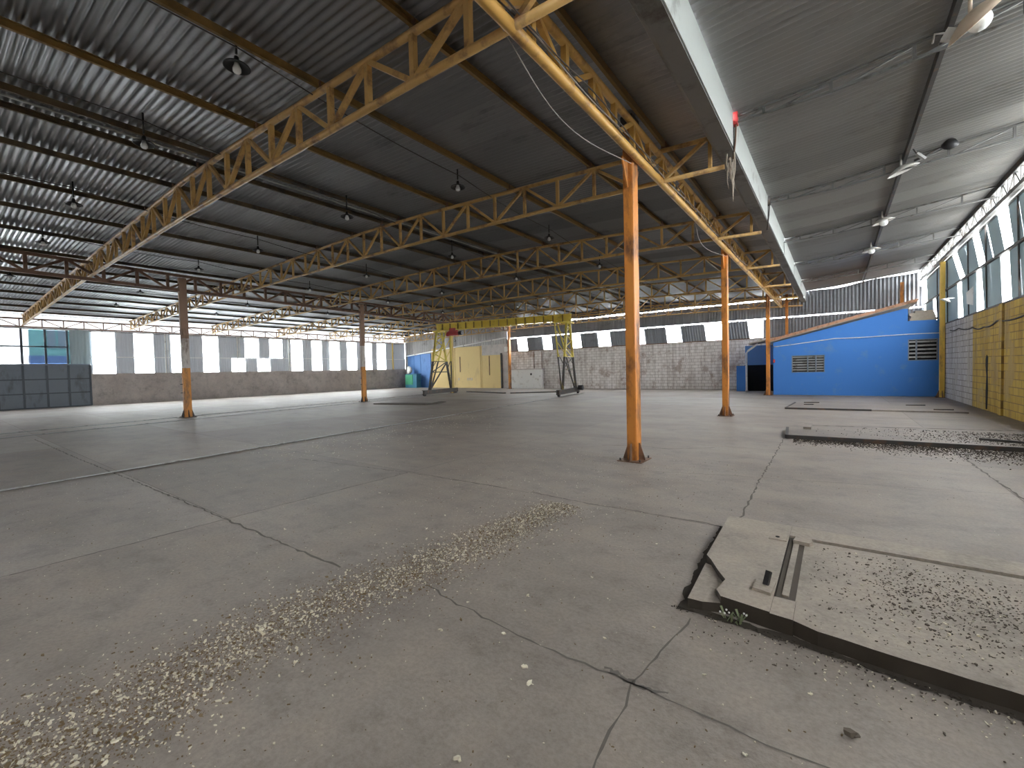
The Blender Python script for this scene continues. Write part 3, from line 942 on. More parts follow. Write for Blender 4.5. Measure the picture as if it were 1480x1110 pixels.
# green and blue cabinet with white bag
t = thing('metal_cabinet', (-35.8, 31.0, 0), 'green and blue metal cabinet by the blue door', 'cabinet')
MB().box((-36.75, 30.75, 0.02), (-35.0, 31.35, 1.42)).build('body', M['teal'], t)
MB().box((-36.7, 30.72, 0.35), (-35.55, 30.75, 1.38)).build('front_panel', M['green'], t)
MB().box((-36.8, 30.7, 1.42), (-34.95, 31.4, 1.47)).build('lid', M['teal'], t)
mb = MB()
bmesh.ops.create_icosphere(mb.bm, subdivisions=3, radius=0.3)
r1 = random.Random(2)
for v in mb.bm.verts:
    k = 1 + 0.16 * math.sin(7 * v.co.x + 5 * v.co.y) * math.cos(9 * v.co.z)
    v.co = Vector((v.co.x * 1.1 * k - 36.4, v.co.y * 0.8 * k + 31.05, (v.co.z * 1.25 * k + 0.30) * (1 if v.co.z < 0 else 1.1) + 1.49))
zmin = min(v.co.z for v in mb.bm.verts)
for v in mb.bm.verts:
    v.co.z += 1.47 - zmin
for f in mb.bm.faces:
    f.smooth = True
tag(mb.build('plastic_bag', M['white']), 'white bag lying on top of the green cabinet', 'bag')


# ------------------------------------------------------------------ right wall
rw = MB()
rw.box((XW, 21.53, -0.05), (XW + 0.2, YF + 0.2, 3.16), 0)
rw.box((XW, -6.6, -0.05), (XW + 0.2, 21.53, 3.16), 1)
wall_right = structure(rw.build('wall_right', [M['brick_white_r'], M['brick_yellow']]), 'block wall on the right, painted yellow nearer and white farther', 'wall')
for y in (18.2, 14.0):
    MB().box((XW - 0.05, y - 0.14, 0), (XW, y + 0.14, 3.16)).build('pilaster', M['brick_yellow'], wall_right)
mb = MB()
crk = [(19.9, 1.62), (19.78, 1.75), (19.62, 1.68), (19.66, 1.2), (19.6, 0.7), (19.66, 0.05), (19.84, 0.05), (19.86, 0.6), (19.8, 1.1), (19.9, 1.4)]
mb.prism(crk, 'x', XW - 0.004, XW + 0.01)
mb.build('gap', M['black'], wall_right)


def slanted(mb, quad, x):
    mb.quad([(x, y, z) for y, z in quad])


# upper panels: full blue-grey sheets split by slits
def upper_row(z0, z1, slits, nm):
    """slits: (y at bottom left.. ) as (yb0, yb1, yt0, yt1), farther edge last"""
    cur_b, cur_t = -6.6, -6.6
    for yb0, yb1, yt0, yt1 in slits + [(YF, YF, YF, YF)]:
        mb = MB()
        n = max(1, round((yb0 - cur_b) / 1.1))
        for k in range(n):
            f0, f1 = k / n, (k + 1) / n - 0.012 / max(0.1, (yb0 - cur_b)) * 1.2
            qb0, qb1 = cur_b + (yb0 - cur_b) * f0, cur_b + (yb0 - cur_b) * f1
            qt0, qt1 = cur_t + (yt0 - cur_t) * f0, cur_t + (yt0 - cur_t) * f1
            mb.quad([(XW + 0.05, qb0, z0), (XW + 0.05, qb1, z0), (XW + 0.05, qt1, z1), (XW + 0.05, qt0, z1)])
            mb.quad([(XW + 0.053, qb0, z0), (XW + 0.053, qt0, z1), (XW + 0.053, qt1, z1), (XW + 0.053, qb1, z0)])
        mb.build('wall_sheet', M['pane_blue'], wall_right)
        cur_b, cur_t = yb1, yt1


SU = [(-3.0, -2.4, -2.7, -2.1), (2.0, 2.6, 2.3, 2.9), (6.2, 6.8, 6.5, 7.1), (9.3, 9.9, 9.6, 10.2), (12.2, 12.8, 12.6, 13.3), (15.2, 15.9, 15.6, 16.4), (17.56, 18.3, 18.1, 19.05), (19.36, 19.44, 20.17, 20.28), (20.23, 21.03, 21.2, 21.95), (23.0, 23.75, 24.45, 25.2), (31.2, YF, 31.6, YF)]
SLO = [(-3.0, -2.4, -2.7, -2.1), (2.0, 2.6, 2.3, 2.9), (6.2, 6.8, 6.5, 7.1), (9.3, 9.9, 9.6, 10.2), (12.4, 13.0, 12.6, 13.2), (15.3, 16.0, 15.6, 16.3), (17.66, 18.5, 17.95, 18.73), (20.4, 21.3, 20.8, 21.4), (23.26, 24.04, 23.6, 24.25), (28.4, 29.1, 28.9, 29.6)]
upper_row(4.62, 5.84, SU, 'upper')
upper_row(3.18, 4.56, SLO, 'lower')
structure(MB().box((XW - 0.03, -6.6, 4.56), (XW + 0.06, YF, 4.62)).build('trim_6', M['dark_steel']), 'dark rail between the two rows of right wall panels', 'rail')
structure(MB().box((XW - 0.02, -6.6, 3.14), (XW + 0.08, YF, 3.19)).build('trim_7', M['dark_steel']), 'dark sill rail on top of the right block wall', 'rail')
structure(MB().box((XW - 0.03, -6.6, 5.82), (XW + 0.06, YF, 5.87)).build('trim_8', M['grey_steel']), 'rail above the right wall panels', 'rail')
for y in (22.25, 19.95, 16.9, 25.9, 28.1):
    MB().bar((XW + 0.02, y, 3.19), (XW + 0.02, y + 0.25, 5.83), 0.035, 0.035).build('glazing_bar', M['dark_steel'], wall_right)
mb = MB()
mb.quad([(XW - 0.02, 21.4, 4.10), (XW - 0.10, 21.95, 3.95), (XW - 0.10, 21.85, 3.55), (XW - 0.02, 21.4, 3.45)])
mb.build('loose_flap', M['white'], wall_right)
cab = [(-2, 2.72), (6, 2.62), (12, 2.70), (16.2, 2.68), (18.6, 2.71), (20, 2.62), (21.4, 2.69), (23.5, 2.80), (25.3, 2.85)]
pts = []
for (y0, z0), (y1, z1) in zip(cab, cab[1:]):
    for k in range(6):
        q = k / 6
        pts.append((XW - 0.03, y0 + (y1 - y0) * q, z0 + (z1 - z0) * q - 0.06 * math.sin(PI * q)))
tag(MB().tube(pts, 0.022, 6).build('wall_cable', M['cable_dark']), 'dark sagging cable along the yellow and white right wall', 'cable')
t = thing('wall_lamp', (3.6, 24.4, 4.0), 'small white wall lamp on the right wall left of the slits', 'lamp')
MB().lathe([(0.03, 0.0), (0.10, -0.03), (0.17, -0.10), (0.16, -0.10), (0.02, -0.02)], (3.58, 24.4, 4.05), 16, Matrix.Rotation(0.5, 4, 'Y')).build('shade', M['dish_white'], t)
MB().tube([(3.8, 24.4, 4.05), (3.58, 24.4, 4.06)], 0.02, 6).build('arm', M['white'], t)

# ------------------------------------------------------------------ blue building
YB = 26.75
bb = thing('office_annex', (0, YB, 0), 'bright blue lean-to office building with a sloping tiled roof', 'building')
win1 = (-1.81, -0.42, 1.15, 2.02)
win2 = (2.66, 3.66, 1.62, 2.58)
zt = lambda x: 2.72 + (x + 2.68) * 1.27 / 5.2
front = MB()
cols = [-2.62, win1[0], win1[1], 2.52, win2[0], win2[1], 3.70]
for a, b in zip(cols, cols[1:]):
    holes = [w for w in (win1, win2) if abs(w[0] - a) < 1e-6]
    ta, tb = (zt(a), zt(b)) if b <= 2.53 else (3.42, 3.40)
    if holes:
        w = holes[0]
        front.prism([(a, 0), (b, 0), (b, w[2]), (a, w[2])], 'y', YB, YB + 0.18)
        front.prism([(a, w[3]), (b, w[3]), (b, tb), (a, ta)], 'y', YB, YB + 0.18)
    else:
        front.prism([(a, 0), (b, 0), (b, tb), (a, ta)], 'y', YB, YB + 0.18)
front.build('front_wall', M['blue'], bb)
MB().prism([(-2.62, 0), (-2.44, 0), (-2.44, zt(-2.5)), (-2.62, zt(-2.62))], 'y', YB + 0.18, YF - 0.02).build('side_wall', M['blue'], bb)
MB().box((2.52, YB + 0.02, 3.40), (2.66, YB + 0.2, 3.98)).build('parapet_end', M['blue'], bb)
# sloping tile roof
roof = MB()
sl = 1.50 / 5.85
x0, x1, z0 = -2.95, 2.95, 2.80
for r in range(26):
    ya = YB - 0.22 + r * 0.2
    if ya > YF - 0.2:
        break
    for k in range(16):
        xa = x0 + (x1 - x0) * k / 16
        xb = x0 + (x1 - x0) * (k + 1) / 16 + 0.05
        za, zb = z0 + (xa - x0) * sl + 0.03, z0 + (xb - x0) * sl - 0.01
        prev = None
        for q in range(5):
            a = PI * q / 4
            yy = ya + 0.1 - 0.1 * math.cos(a)
            h = 0.055 * math.sin(a)
            cur = (roof.bm.verts.new((xa, yy, za + h)), roof.bm.verts.new((xb, yy, zb + h)))
            if prev:
                roof.bm.faces.new((prev[0], cur[0], cur[1], prev[1])).smooth = True
            prev = cur
roof.build('tile_roof', M['tile'], bb)
MB().prism([(x0, z0 - 0.10), (x1, z0 + (x1 - x0) * sl - 0.10), (x1, z0 + (x1 - x0) * sl + 0.0), (x0, z0)], 'y', YB - 0.2, YF - 0.03).build('roof_deck', M['board'], bb)
mb = MB()
for k in range(16):
    xa = x0 + (x1 - x0) * k / 16
    xb = xa + (x1 - x0) / 16 - 0.015
    za = z0 + (xa - x0) * sl
    zb = z0 + (xb - x0) * sl
    mb.prism([(xa, za - 0.06), (xb, zb - 0.06), (xb, zb + 0.06), (xa, za + 0.075)], 'y', YB - 0.27, YB - 0.2)
mb.build('verge_tile', M['tile'], bb)


def louvre(w, n, mid):
    a, b, z0, z1 = w
    f = MB()
    for lo, hi in (((a, z0), (b, z0 + 0.04)), ((a, z1 - 0.04), (b, z1)), ((a, z0), (a + 0.04, z1)), ((b - 0.04, z0), (b, z1))):
        f.box((lo[0], YB + 0.02, lo[1]), (hi[0], YB + 0.12, hi[1]))
    for x in mid:
        f.box((x - 0.025, YB + 0.02, z0), (x + 0.025, YB + 0.12, z1))
    o = f.build('louvre_window', M['gate'], bb)
    for k in range(n):
        z = z0 + 0.06 + (z1 - z0 - 0.1) * (k + 0.5) / n
        s = MB()
        s.quad([(a + 0.04, YB + 0.04, z - 0.03), (b - 0.04, YB + 0.04, z - 0.03), (b - 0.04, YB + 0.09, z + 0.05), (a + 0.04, YB + 0.09, z + 0.05)])
        s.build('slat', M['grey_steel'], o)
    MB().box((a, YB + 0.16, z0), (b, YB + 0.17, z1)).build('dark_room', M['black'], o)


louvre(win1, 6, (-1.12, -0.78))
louvre(win2, 5, (2.95,))
pts = []
for k in range(33):
    q = k / 32
    x = -2.6 + q * 6.3
    pts.append((x, YB - 0.03, 2.52 + 0.28 * min(1, q * 2.5) ** 1.5 + 0.02 * math.sin(q * 9)))
MB().tube(pts, 0.022, 6).build('conduit', M['white'], bb)
MB().box((-2.62, YB - 0.06, 1.68), (-2.54, YB, 1.86)).build('switch_box', M['red'], bb)
# porch left of the blue building
t = thing('entrance_porch', (-3.6, 29.9, 0), 'dark blue recessed entrance beside the left end of the blue building', 'porch')
MB().box((-4.42, 30.0, 1.58), (-2.62, 30.15, 2.75)).build('lintel_wall', M['blue_dark'], t)
MB().box((-4.42, 30.5, 0.0), (-2.62, 30.6, 1.6)).build('dark_doorway', M['black'], t)
MB().box((-4.45, 30.0, 0.0), (-4.36, 30.6, 1.6)).build('door_jamb', M['black'], t)
MB().box((-4.88, 29.85, 0.0), (-4.36, 29.92, 1.55)).build('low_panel', M['blue'], t)
MB().prism([(-4.0, 2.78), (-2.62, 3.05), (-2.62, 3.12), (-4.0, 2.86)], 'y', 28.4, 30.15).build('eaves_board', M['board'], t)
t = thing('downpipe', (-4.2, 29.0, 0), 'white bent downpipe at the porch beside the blue building', 'pipe')
MB().tube([(-3.6, 29.0, 2.82), (-4.12, 29.0, 2.42), (-4.2, 29.0, 2.3), (-4.2, 29.0, 0.02)], 0.055, 10).build('pipe', M['white'], t)
MB().tube([(-4.2, 29.0, 0.0), (-4.2, 29.0, 0.12)], 0.075, 10).build('shoe', M['dado'], t)
# stack of boards on the roof step and orange stub behind
bz = 3.42
for k, (a, b, c, h) in enumerate(((2.72, 3.62, 27.35, 0.11), (2.76, 3.58, 27.3, 0.11), (2.70, 3.55, 27.32, 0.12), (2.9, 3.5, 27.28, 0.09))):
    tag(MB().box((a, YB + 0.02, bz), (b, c, bz + h)).build('timber_board', M['board']), 'weathered board on the right end of the blue wall, %s' % ['bottom of the pile', 'second from the bottom', 'third from the bottom', 'top of the pile'][k], 'board', 'boards on the blue wall')
    bz += h
for i, x in enumerate((-2.35, 2.86)):
    tag(MB().box((x - 0.07, 31.2, 3.0 if i == 0 else 4.35), (x + 0.07, 31.36, 5.8)).build('roof_stub', M['orange']), 'short orange post rising %s' % ('behind the left end of the tiled roof' if i == 0 else 'behind the top end of the tiled roof'), 'post')

# ------------------------------------------------------------------ gantry crane
GA = math.radians(11.5)
gm = Matrix.Translation((-17.88, 22.95, 0)) @ Matrix.Rotation(GA, 4, 'Z')
cr = thing('gantry_crane', (-17.88, 22.95, 0), 'yellow travelling gantry crane with lattice legs on dark end carriages', 'crane')


def cpart(mb, name, mt, parent=cr):
    mb.bm.transform(gm)
    return mb.build(name, mt, parent)


H = 4.72
mb = MB()
mb.box((-4.95, -0.02, 4.56), (4.95, 0.02, 4.98))
for z in (4.50, 4.95):
    mb.box((-4.95, -0.13, z), (4.95, 0.13, z + 0.04))
beam = cpart(mb, 'beam', M['crane'])
for k in range(15):
    x = -4.4 + k * 0.63
    cpart(MB().box((x - 0.02, -0.125, 4.54), (x + 0.02, 0.125, 4.95)), 'stiffener', M['crane_shade'], beam)
for sx in (-1, 1):
    X = sx * 4.72
    mb = MB()
    mb.channel((X, -2.1, 0.26), (X, 2.1, 0.26), 0.22, 0.28, 0.03, sx)
    mb.box((X - 0.06, -2.05, 0.13), (X + 0.06, 2.05, 0.39))
    crg = cpart(mb, 'end_carriage', M['dark_steel'])
    for sy in (-1, 1):
        w = MB()
        w.tube([(X - 0.06, sy * 1.95, 0.13), (X + 0.06, sy * 1.95, 0.13)], 0.125, 16)
        cpart(w, 'wheel', M['black_metal'], crg)
    if sx > 0:
        cpart(MB().tube([(X + 0.1, 1.7, 0.38), (X + 0.42, 1.7, 0.38)], 0.17, 14), 'drive_motor', M['black_metal'], crg)
    for sy in (-1, 1):
        leg = MB().bar((X + sx * 0.04, sy * 1.35, 0.38), (X + sx * 0.02, sy * 0.30, 4.45), 0.13, 0.11)
        lo = cpart(leg, 'leg', M['crane_leg'])
    inner = lambda z: X - sx * (0.05 + 1.0 * (z - 0.38) / 4.24) if z < 4.7 else X
    for sy in (-1, 1):
        cpart(MB().bar((X - sx * 0.05, sy * 1.3, 0.38), (X - sx * 0.75, sy * 0.28, 4.45), 0.07, 0.07), 'inner_leg', M['crane_leg'])
    yat = lambda z: 1.35 - 1.05 * (z - 0.38) / 4.24
    zl = [1.6, 2.35, 2.9, 3.35, 3.8, 4.2]
    for k, z in enumerate(zl):
        if k in (0, 1, 5):
            cpart(MB().bar((X, -yat(z), z), (X, yat(z), z), 0.06, 0.06), 'cross_brace', M['crane_leg'])
        if k:
            s = 1 if k % 2 else -1
            cpart(MB().bar((X, -s * yat(zl[k - 1]), zl[k - 1]), (X, s * yat(z), z), 0.05, 0.05), 'cross_brace', M['crane_leg'])
    cpart(MB().bar((X, 1.25, 0.42), (X, -yat(2.35), 2.35), 0.07, 0.07) if sx > 0 else MB().bar((X, -1.25, 0.42), (X, yat(2.35), 2.35), 0.07, 0.07), 'cross_brace', M['crane_leg'])
    for sy in (-1, 1):
        for z0, z1 in ((1.9, 2.6), (2.6, 3.3), (3.3, 4.0)):
            xi = lambda z: X - sx * (0.05 + 0.70 * (z - 0.38) / 4.24)
            cpart(MB().bar((X, sy * yat(z0), z0), (xi(z1), sy * yat(z1), z1), 0.035, 0.035), 'cross_brace', M['crane_leg'])
    cpart(MB().box((X - 0.35, -0.36, 4.40), (X + 0.3, 0.36, 4.50)), 'saddle', M['crane'])
ho = thing('chain_hoist', (0, 0, 0), 'red hoist trolley hanging under the left end of the crane beam', 'hoist')
ho.matrix_world = gm @ Matrix.Translation((-3.55, 0, 4.28))
bpy.context.view_layer.update()


def hpart(mb, name, mt):
    mb.bm.transform(gm @ Matrix.Translation((-3.55, 0, 4.28)))
    o = mb.build(name, mt)
    o.parent = ho
    o.matrix_parent_inverse = ho.matrix_basis.inverted()
    return o


mb = MB()
mb.box((-0.42, -0.22, -0.16), (0.42, 0.22, 0.12))
bmesh.ops.bevel(mb.bm, geom=list(mb.bm.edges), offset=0.06, segments=3, affect='EDGES')
hpart(mb, 'housing', M['red'])
hpart(MB().tube([(0.42, 0, -0.02), (0.7, 0, -0.02)], 0.13, 14), 'motor', M['black_metal'])
hpart(MB().tube([(-0.55, 0, -0.05), (-0.42, 0, -0.05)], 0.15, 14), 'drum_cap', M['red'])
mb = MB()
for s in (-1, 1):
    mb.box((-0.25, s * 0.15 - 0.015, 0.1), (0.25, s * 0.15 + 0.015, 0.34))
hpart(mb, 'trolley_plates', M['red'])
hpart(MB().tube([(0.1, 0, -0.16), (0.1, 0, -0.45)], 0.012, 6), 'hook_cable', M['cable_dark'])
hpart(MB().tube([(0.1, 0, -0.45), (0.16, 0, -0.52), (0.12, 0, -0.60), (0.05, 0, -0.56)], 0.022, 8), 'hook', M['dark_steel'])

# ------------------------------------------------------------------ pendant lamps
lamp0 = None
LZ, LK = 5.68, 1.08
ROWS = [('nearest the right girder', [(-5.85, 2.45), (-6.2, 6.7), (-6.6, 10.9), (-6.95, 15.0)]),
        ('second from the right girder', [(-8.9, 2.3), (-9.4, 6.25), (-10.05, 10.5), (-10.5, 14.7)]),
        ('third from the right girder', [(-13.1, 2.13), (-13.9, 6.2), (-14.5, 10.4), (-15.0, 14.9), (-15.9, 19.8)]),
        ('fourth from the right girder', [(-17.3, 2.17), (-17.8, 5.95), (-18.6, 10.4), (-19.0, 14.9), (-19.9, 19.8)]),
        ('just behind the left girder', [(-23.6, 2.1), (-24.3, 5.9), (-24.85, 10.45), (-25.3, 15.25)]),
        ('nearest the left windows', [(-29.2, 6.1), (-29.6, 10.7)])]


def make_lamp(x, y):
    t = thing('pendant_lamp', (0, 0, 0), 'x', 'lamp', 'pendant lamps of the main hall')
    MB().lathe([(0.015, 0.12), (0.028, 0.11), (0.035, 0.06), (0.045, 0.045), (0.155, -0.01), (0.16, -0.025), (0.15, -0.025), (0.045, 0.03), (0.015, 0.04)], n=20).build('shade', M['black_metal'], t)
    MB().lathe([(0.0, 0.04), (0.028, 0.03), (0.035, 0.0), (0.052, -0.045), (0.05, -0.08), (0.032, -0.10), (0.0, -0.108)], n=14).build('bulb', M['bulb'], t)
    MB().tube([(0, 0, 0.15), (0, 0, 0.55)], 0.016, 6).build('stem', M['black_metal'], t)
    return t


for rn, pts in ROWS:
    pts = [(x * LK, y * LK) for x, y in pts]
    for k, (x, y) in enumerate(pts):
        lab = 'dark pendant lamp in the row %s, %s from the camera' % (rn, ORD[k])
        top = lerp(ROOF, x) - 0.012
        if lamp0 is None:
            lamp0 = make_lamp(x, y)
            o = lamp0
            o.location = (x, y, LZ)
            o['label'] = lab
        else:
            o = copy_tree(lamp0, (x, y, LZ), lab)
        for c in o.children:
            if c.name.startswith('stem'):
                c.scale = (1, 1, (top - LZ - 0.15) / 0.4)
                c.location = (0, 0, 0.15 - 0.15 * (top - LZ - 0.15) / 0.4)
    # thin feed wire along the row
    w = []
    for (x0_, y0_), (x1_, y1_) in zip([(pts[0][0] + 0.4, -4.0)] + pts, pts + [(pts[-1][0] - 0.5, 30)]):
        for k in range(8):
            q = k / 8
            x = x0_ + (x1_ - x0_) * q
            w.append((x + 0.06, y0_ + (y1_ - y0_) * q, lerp(ROOF, x) - 0.17 - 0.08 * math.sin(PI * q)))
    tag(MB().tube(w, 0.009, 5).build('lamp_wire', M['cable_dark']), 'thin wire feeding the pendant lamps in the row %s' % rn, 'wire')


# lean-to lamps: shallow dish reflectors with a globe
def dish_lamp(x, y, z, tilt, yaw, s, label, mt, globe=True):
    t = thing('dish_lamp', (x, y, z), label, 'lamp', 'dish lamps under the lean-to roof')
    R3 = Matrix.Rotation(yaw, 4, 'Z') @ Matrix.Rotation(tilt, 4, 'Y')
    pr = [(0.03 * s, 0.10 * s), (0.10 * s, 0.09 * s), (0.22 * s, 0.03 * s), (0.30 * s, -0.03 * s), (0.29 * s, -0.035 * s), (0.2 * s, 0.015 * s), (0.08 * s, 0.07 * s), (0.0, 0.075 * s)]
    MB().lathe(pr, (x, y, z), 24, R3).build('reflector', mt, t)
    if globe:
        c = Vector((x, y, z)) + R3 @ Vector((0, 0, -0.05 * s))
        mb = MB()
        bmesh.ops.create_uvsphere(mb.bm, u_segments=18, v_segments=12, radius=0.11 * s)
        for v in mb.bm.verts:
            v.co += c
        for f in mb.bm.faces:
            f.smooth = True
        mb.build('globe', M['bulb'], t)
    top = Vector((x, y, z)) + R3 @ Vector((0, 0, 0.09 * s))
    MB().tube([top, (top.x, top.y, lerp(LEAN, x) - 0.026)], 0.02, 6).build('stem', mt, t)
    return t


dl = dish_lamp(1.37, 7.75, 5.72, -0.75, 0.5, 1.05, 'large beige dish lamp with round white globe under the near lean-to roof', M['dish'])
bx = MB().box((-0.05, -0.035, -0.07), (0.05, 0.035, 0.07))
bx.bm.transform(Matrix.Translation((1.17, 8.0, 5.76)) @ Matrix.Rotation(0.5, 4, 'Y'))
bx.build('ballast_box', M['dish_white'], dl)
MB().tube([(1.13, 8.0, 5.80), (1.04, 8.0, 5.83), (1.02, 8.0, 5.72)], 0.012, 6).build('hook_bracket', M['dish_white'], dl)
dish_lamp(1.2, 13.1, 5.83, -0.35, 0.4, 0.95, 'dusty white dish lamp at the second lean-to rafter', M['dish_white'], False)
dish_lamp(1.17, 17.55, 5.86, -0.25, 0.3, 0.95, 'dusty white dish lamp at the third lean-to rafter', M['dish_white'])
dish_lamp(1.1, 21.6, 5.84, -0.15, 0.2, 0.95, 'dusty white dish lamp at the fourth lean-to rafter', M['dish_white'])
t = thing('flood_lamp', (1.95, 13.1, 6.1), 'round black floodlight on the second lean-to rafter', 'lamp')
MB().lathe([(0.0, 0.10), (0.08, 0.09), (0.14, 0.0), (0.13, -0.02), (0.0, 0.0)], (1.95, 13.1, 6.14), 16, Matrix.Rotation(1.0, 4, 'X')).build('housing', M['black_metal'], t)
MB().tube([(1.8, 13.2, 6.14), (1.4, 13.2, 6.0)], 0.025, 6).build('arm', M['dark_steel'], t)
t = thing('bracket_lamp', (1.5, 13.0, 6.0), 'small bare lamp bracket beside the round floodlight', 'lamp')
MB().bar((1.42, 13.0, 6.08), (1.56, 13.05, 5.94), 0.07, 0.05).build('socket', M['grey_steel'], t)
MB().tube([(1.42, 13.0, 6.08), (1.35, 13.0, 6.22)], 0.015, 6).build('rod', M['dark_steel'], t)

# ------------------------------------------------------------------ wires on the right girder
rr = random.Random(8)
for k in range(4):
    pts = []
    for q in range(60):
        y = 0.8 + q * 0.33
        pts.append((-2.60 + 0.035 * k - 0.05 + rr.uniform(-.008, .008), y, 5.17 + 0.02 * (k % 2) + 0.035 * math.sin(y * (1.1 + 0.3 * k) + k)))
    tag(MB().tube(pts, 0.009, 5).build('girder_cable', M['cable_dark' if k % 2 else 'cable_grey']), '%s electric cable lying along the bottom chord of the orange girder' % ('dark' if k % 2 else 'grey'), 'cable', 'cables along the orange girder')
for k in range(2):
    ya, yb = (3.6, 7.15) if k == 0 else (11.2, 15.0)
    pts = [(-2.72 - 0.22 * math.sin(PI * q / 16) ** 1.2, ya + (yb - ya) * q / 16, 5.1 - 0.12 * math.sin(PI * q / 16) - 0.12 * q / 16) for q in range(17)]
    tag(MB().tube(pts, 0.007, 5).build('loose_cable', M['cable_grey']), 'loose grey cable sagging from the girder to the %s orange post' % ORD[k], 'cable')

chip_r = random.Random(21)


def flake(mb, x, y, s, z=0.0, mi=0, r=chip_r):
    a = r.uniform(0, 2 * PI)
    l, w, h = s * r.uniform(0.7, 1.3), s * r.uniform(0.35, 0.8), s * r.uniform(0.12, 0.4)
    t1, t2 = r.uniform(-.35, .35), r.uniform(-.35, .35)
    ca, sa = math.cos(a), math.sin(a)
    lo, hi = [], []
    n = 5
    for k in range(n):
        q = 2 * PI * k / n + r.uniform(-.4, .4)
        u, v = math.cos(q) * l / 2, math.sin(q) * w / 2
        px, py = x + u * ca - v * sa, y + u * sa + v * ca
        dz = u * t1 + v * t2
        base = z + max(0, abs(l * t1) / 2 + abs(w * t2) / 2) + 0.001
        lo.append(mb.bm.verts.new((px, py, base + dz)))
        hi.append(mb.bm.verts.new((px + r.uniform(-.1, .1) * s, py + r.uniform(-.1, .1) * s, base + dz + h)))
    fs = [mb.bm.faces.new(lo[::-1]), mb.bm.faces.new(hi)]
    for k in range(n):
        fs.append(mb.bm.faces.new((lo[k], lo[(k + 1) % n], hi[(k + 1) % n], hi[k])))
    for f in fs:
        f.material_index = mi


# ------------------------------------------------------------------ raised plinths on the floor
pl = thing('concrete_plinth', (0, 3.7, 0), 'raised concrete machine base in the right foreground with a broken corner', 'plinth')
mb = MB()
outer = [(-0.79, 3.14), (-0.66, 3.18), (-0.60, 3.28), (-0.655, 3.42), (-0.74, 3.62), (-0.81, 3.68), (-0.835, 4.2), (-0.85, 4.74), (3.3, 4.85), (3.3, 4.50),
         (1.06, 4.475), (-0.26, 4.43), (-0.275, 2.93), (-0.42, 2.97), (-0.62, 3.02)]
outer = [(-0.60, 3.04), (-0.64, 3.12), (-0.62, 3.30), (-0.69, 3.42), (-0.77, 3.58), (-0.82, 3.66), (-0.835, 4.2), (-0.85, 4.74), (-0.32, 4.74), (-0.32, 3.0)]
mb.prism(outer, 'z', 0.0, 0.105)


def shaded_sides(mb):  # paints the shade of the upright faces as near-black colour
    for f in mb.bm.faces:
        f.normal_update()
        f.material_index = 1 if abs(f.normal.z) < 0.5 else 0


shaded_sides(mb)
mb.build('end_slab', [M['plinth'], M['plinth_dark']], pl)
mb = MB()
mb.prism([(-0.79, 2.98), (-0.70, 2.985), (-0.60, 3.03), (-0.63, 3.12), (-0.61, 3.29), (-0.69, 3.43), (-0.77, 3.58), (-0.815, 3.6)], 'z', 0.0, 0.062)
bmesh.ops.triangulate(mb.bm, faces=[f for f in mb.bm.faces if len(f.verts) > 4])
shaded_sides(mb)
mb.build('broken_corner', [M['plinth'], M['plinth_dark']], pl)
mb = MB()
r2 = random.Random(12)
near = [(-0.32, 2.985)]
x = -0.32
while x < 3.3:
    x += 0.12
    near.append((x, 2.975 - 0.085 * (x + 0.32) + r2.uniform(-0.008, 0.008)))
mb.prism([(-0.205, 3.01)] + [p for p in near if p[0] > -0.2] + [(near[-1][0], 4.44), (-0.205, 4.44)], 'z', 0.0, 0.088)
shaded_sides(mb)
mb.build('bed_slab', [M['plinth'], M['plinth_dark']], pl)
MB().prism([(-0.32, 4.475), (near[-1][0], 4.475), (near[-1][0], 4.8), (-0.32, 4.74)], 'z', 0.0, 0.10).build('rear_kerb', M['plinth'], pl)
mb = MB().prism([(-0.32, 3.0), (-0.2, 2.99), (-0.2, 3.24), (-0.32, 3.24)], 'z', 0.0, 0.098)
shaded_sides(mb)
mb.build('front_strip', [M['plinth'], M['plinth_dark']], pl)
dm = MB()  # dark strip along the plinth foot: painted shade plus soil flakes
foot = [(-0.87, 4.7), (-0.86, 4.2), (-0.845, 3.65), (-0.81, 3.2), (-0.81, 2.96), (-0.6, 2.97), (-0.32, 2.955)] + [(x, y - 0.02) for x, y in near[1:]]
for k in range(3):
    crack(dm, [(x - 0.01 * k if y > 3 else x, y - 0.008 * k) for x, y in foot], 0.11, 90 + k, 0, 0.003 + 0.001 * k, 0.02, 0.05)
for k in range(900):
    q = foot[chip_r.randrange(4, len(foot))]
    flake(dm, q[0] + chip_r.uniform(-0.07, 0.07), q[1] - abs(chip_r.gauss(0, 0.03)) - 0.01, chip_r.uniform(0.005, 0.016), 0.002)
tag(dm.build('dark_foot', M['plinth_dark']), 'line of painted shade and dark soil at the foot of the foreground plinth', 'dirt', kind='stuff')
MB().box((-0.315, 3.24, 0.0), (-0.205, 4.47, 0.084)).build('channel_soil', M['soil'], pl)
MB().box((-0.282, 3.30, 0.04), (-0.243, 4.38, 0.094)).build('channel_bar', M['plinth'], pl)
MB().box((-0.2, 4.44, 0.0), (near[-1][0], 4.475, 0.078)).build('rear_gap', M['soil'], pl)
t = thing('anchor_plate', (-0.36, 3.3, 0.105), 'square steel anchor plate with a stub bolt on the broken-corner plinth', 'plate')
mb = MB()
mb.prism([(-0.445, 3.235), (-0.335, 3.215), (-0.325, 3.40), (-0.435, 3.41)], 'z', 0.105, 0.125)
mb.build('plate', M['plinth'], t)
MB().bar((-0.375, 3.315, 0.125), (-0.36, 3.36, 0.205), 0.03, 0.03).build('stub_bolt', M['black_metal'], t)
t = thing('anchor_pad', (-0.36, 4.36, 0.105), 'flat concrete pad left of the channel on the foreground plinth', 'pad')
MB().box((-0.46, 4.28, 0.105), (-0.33, 4.44, 0.115)).build('pad', M['plinth'], t)
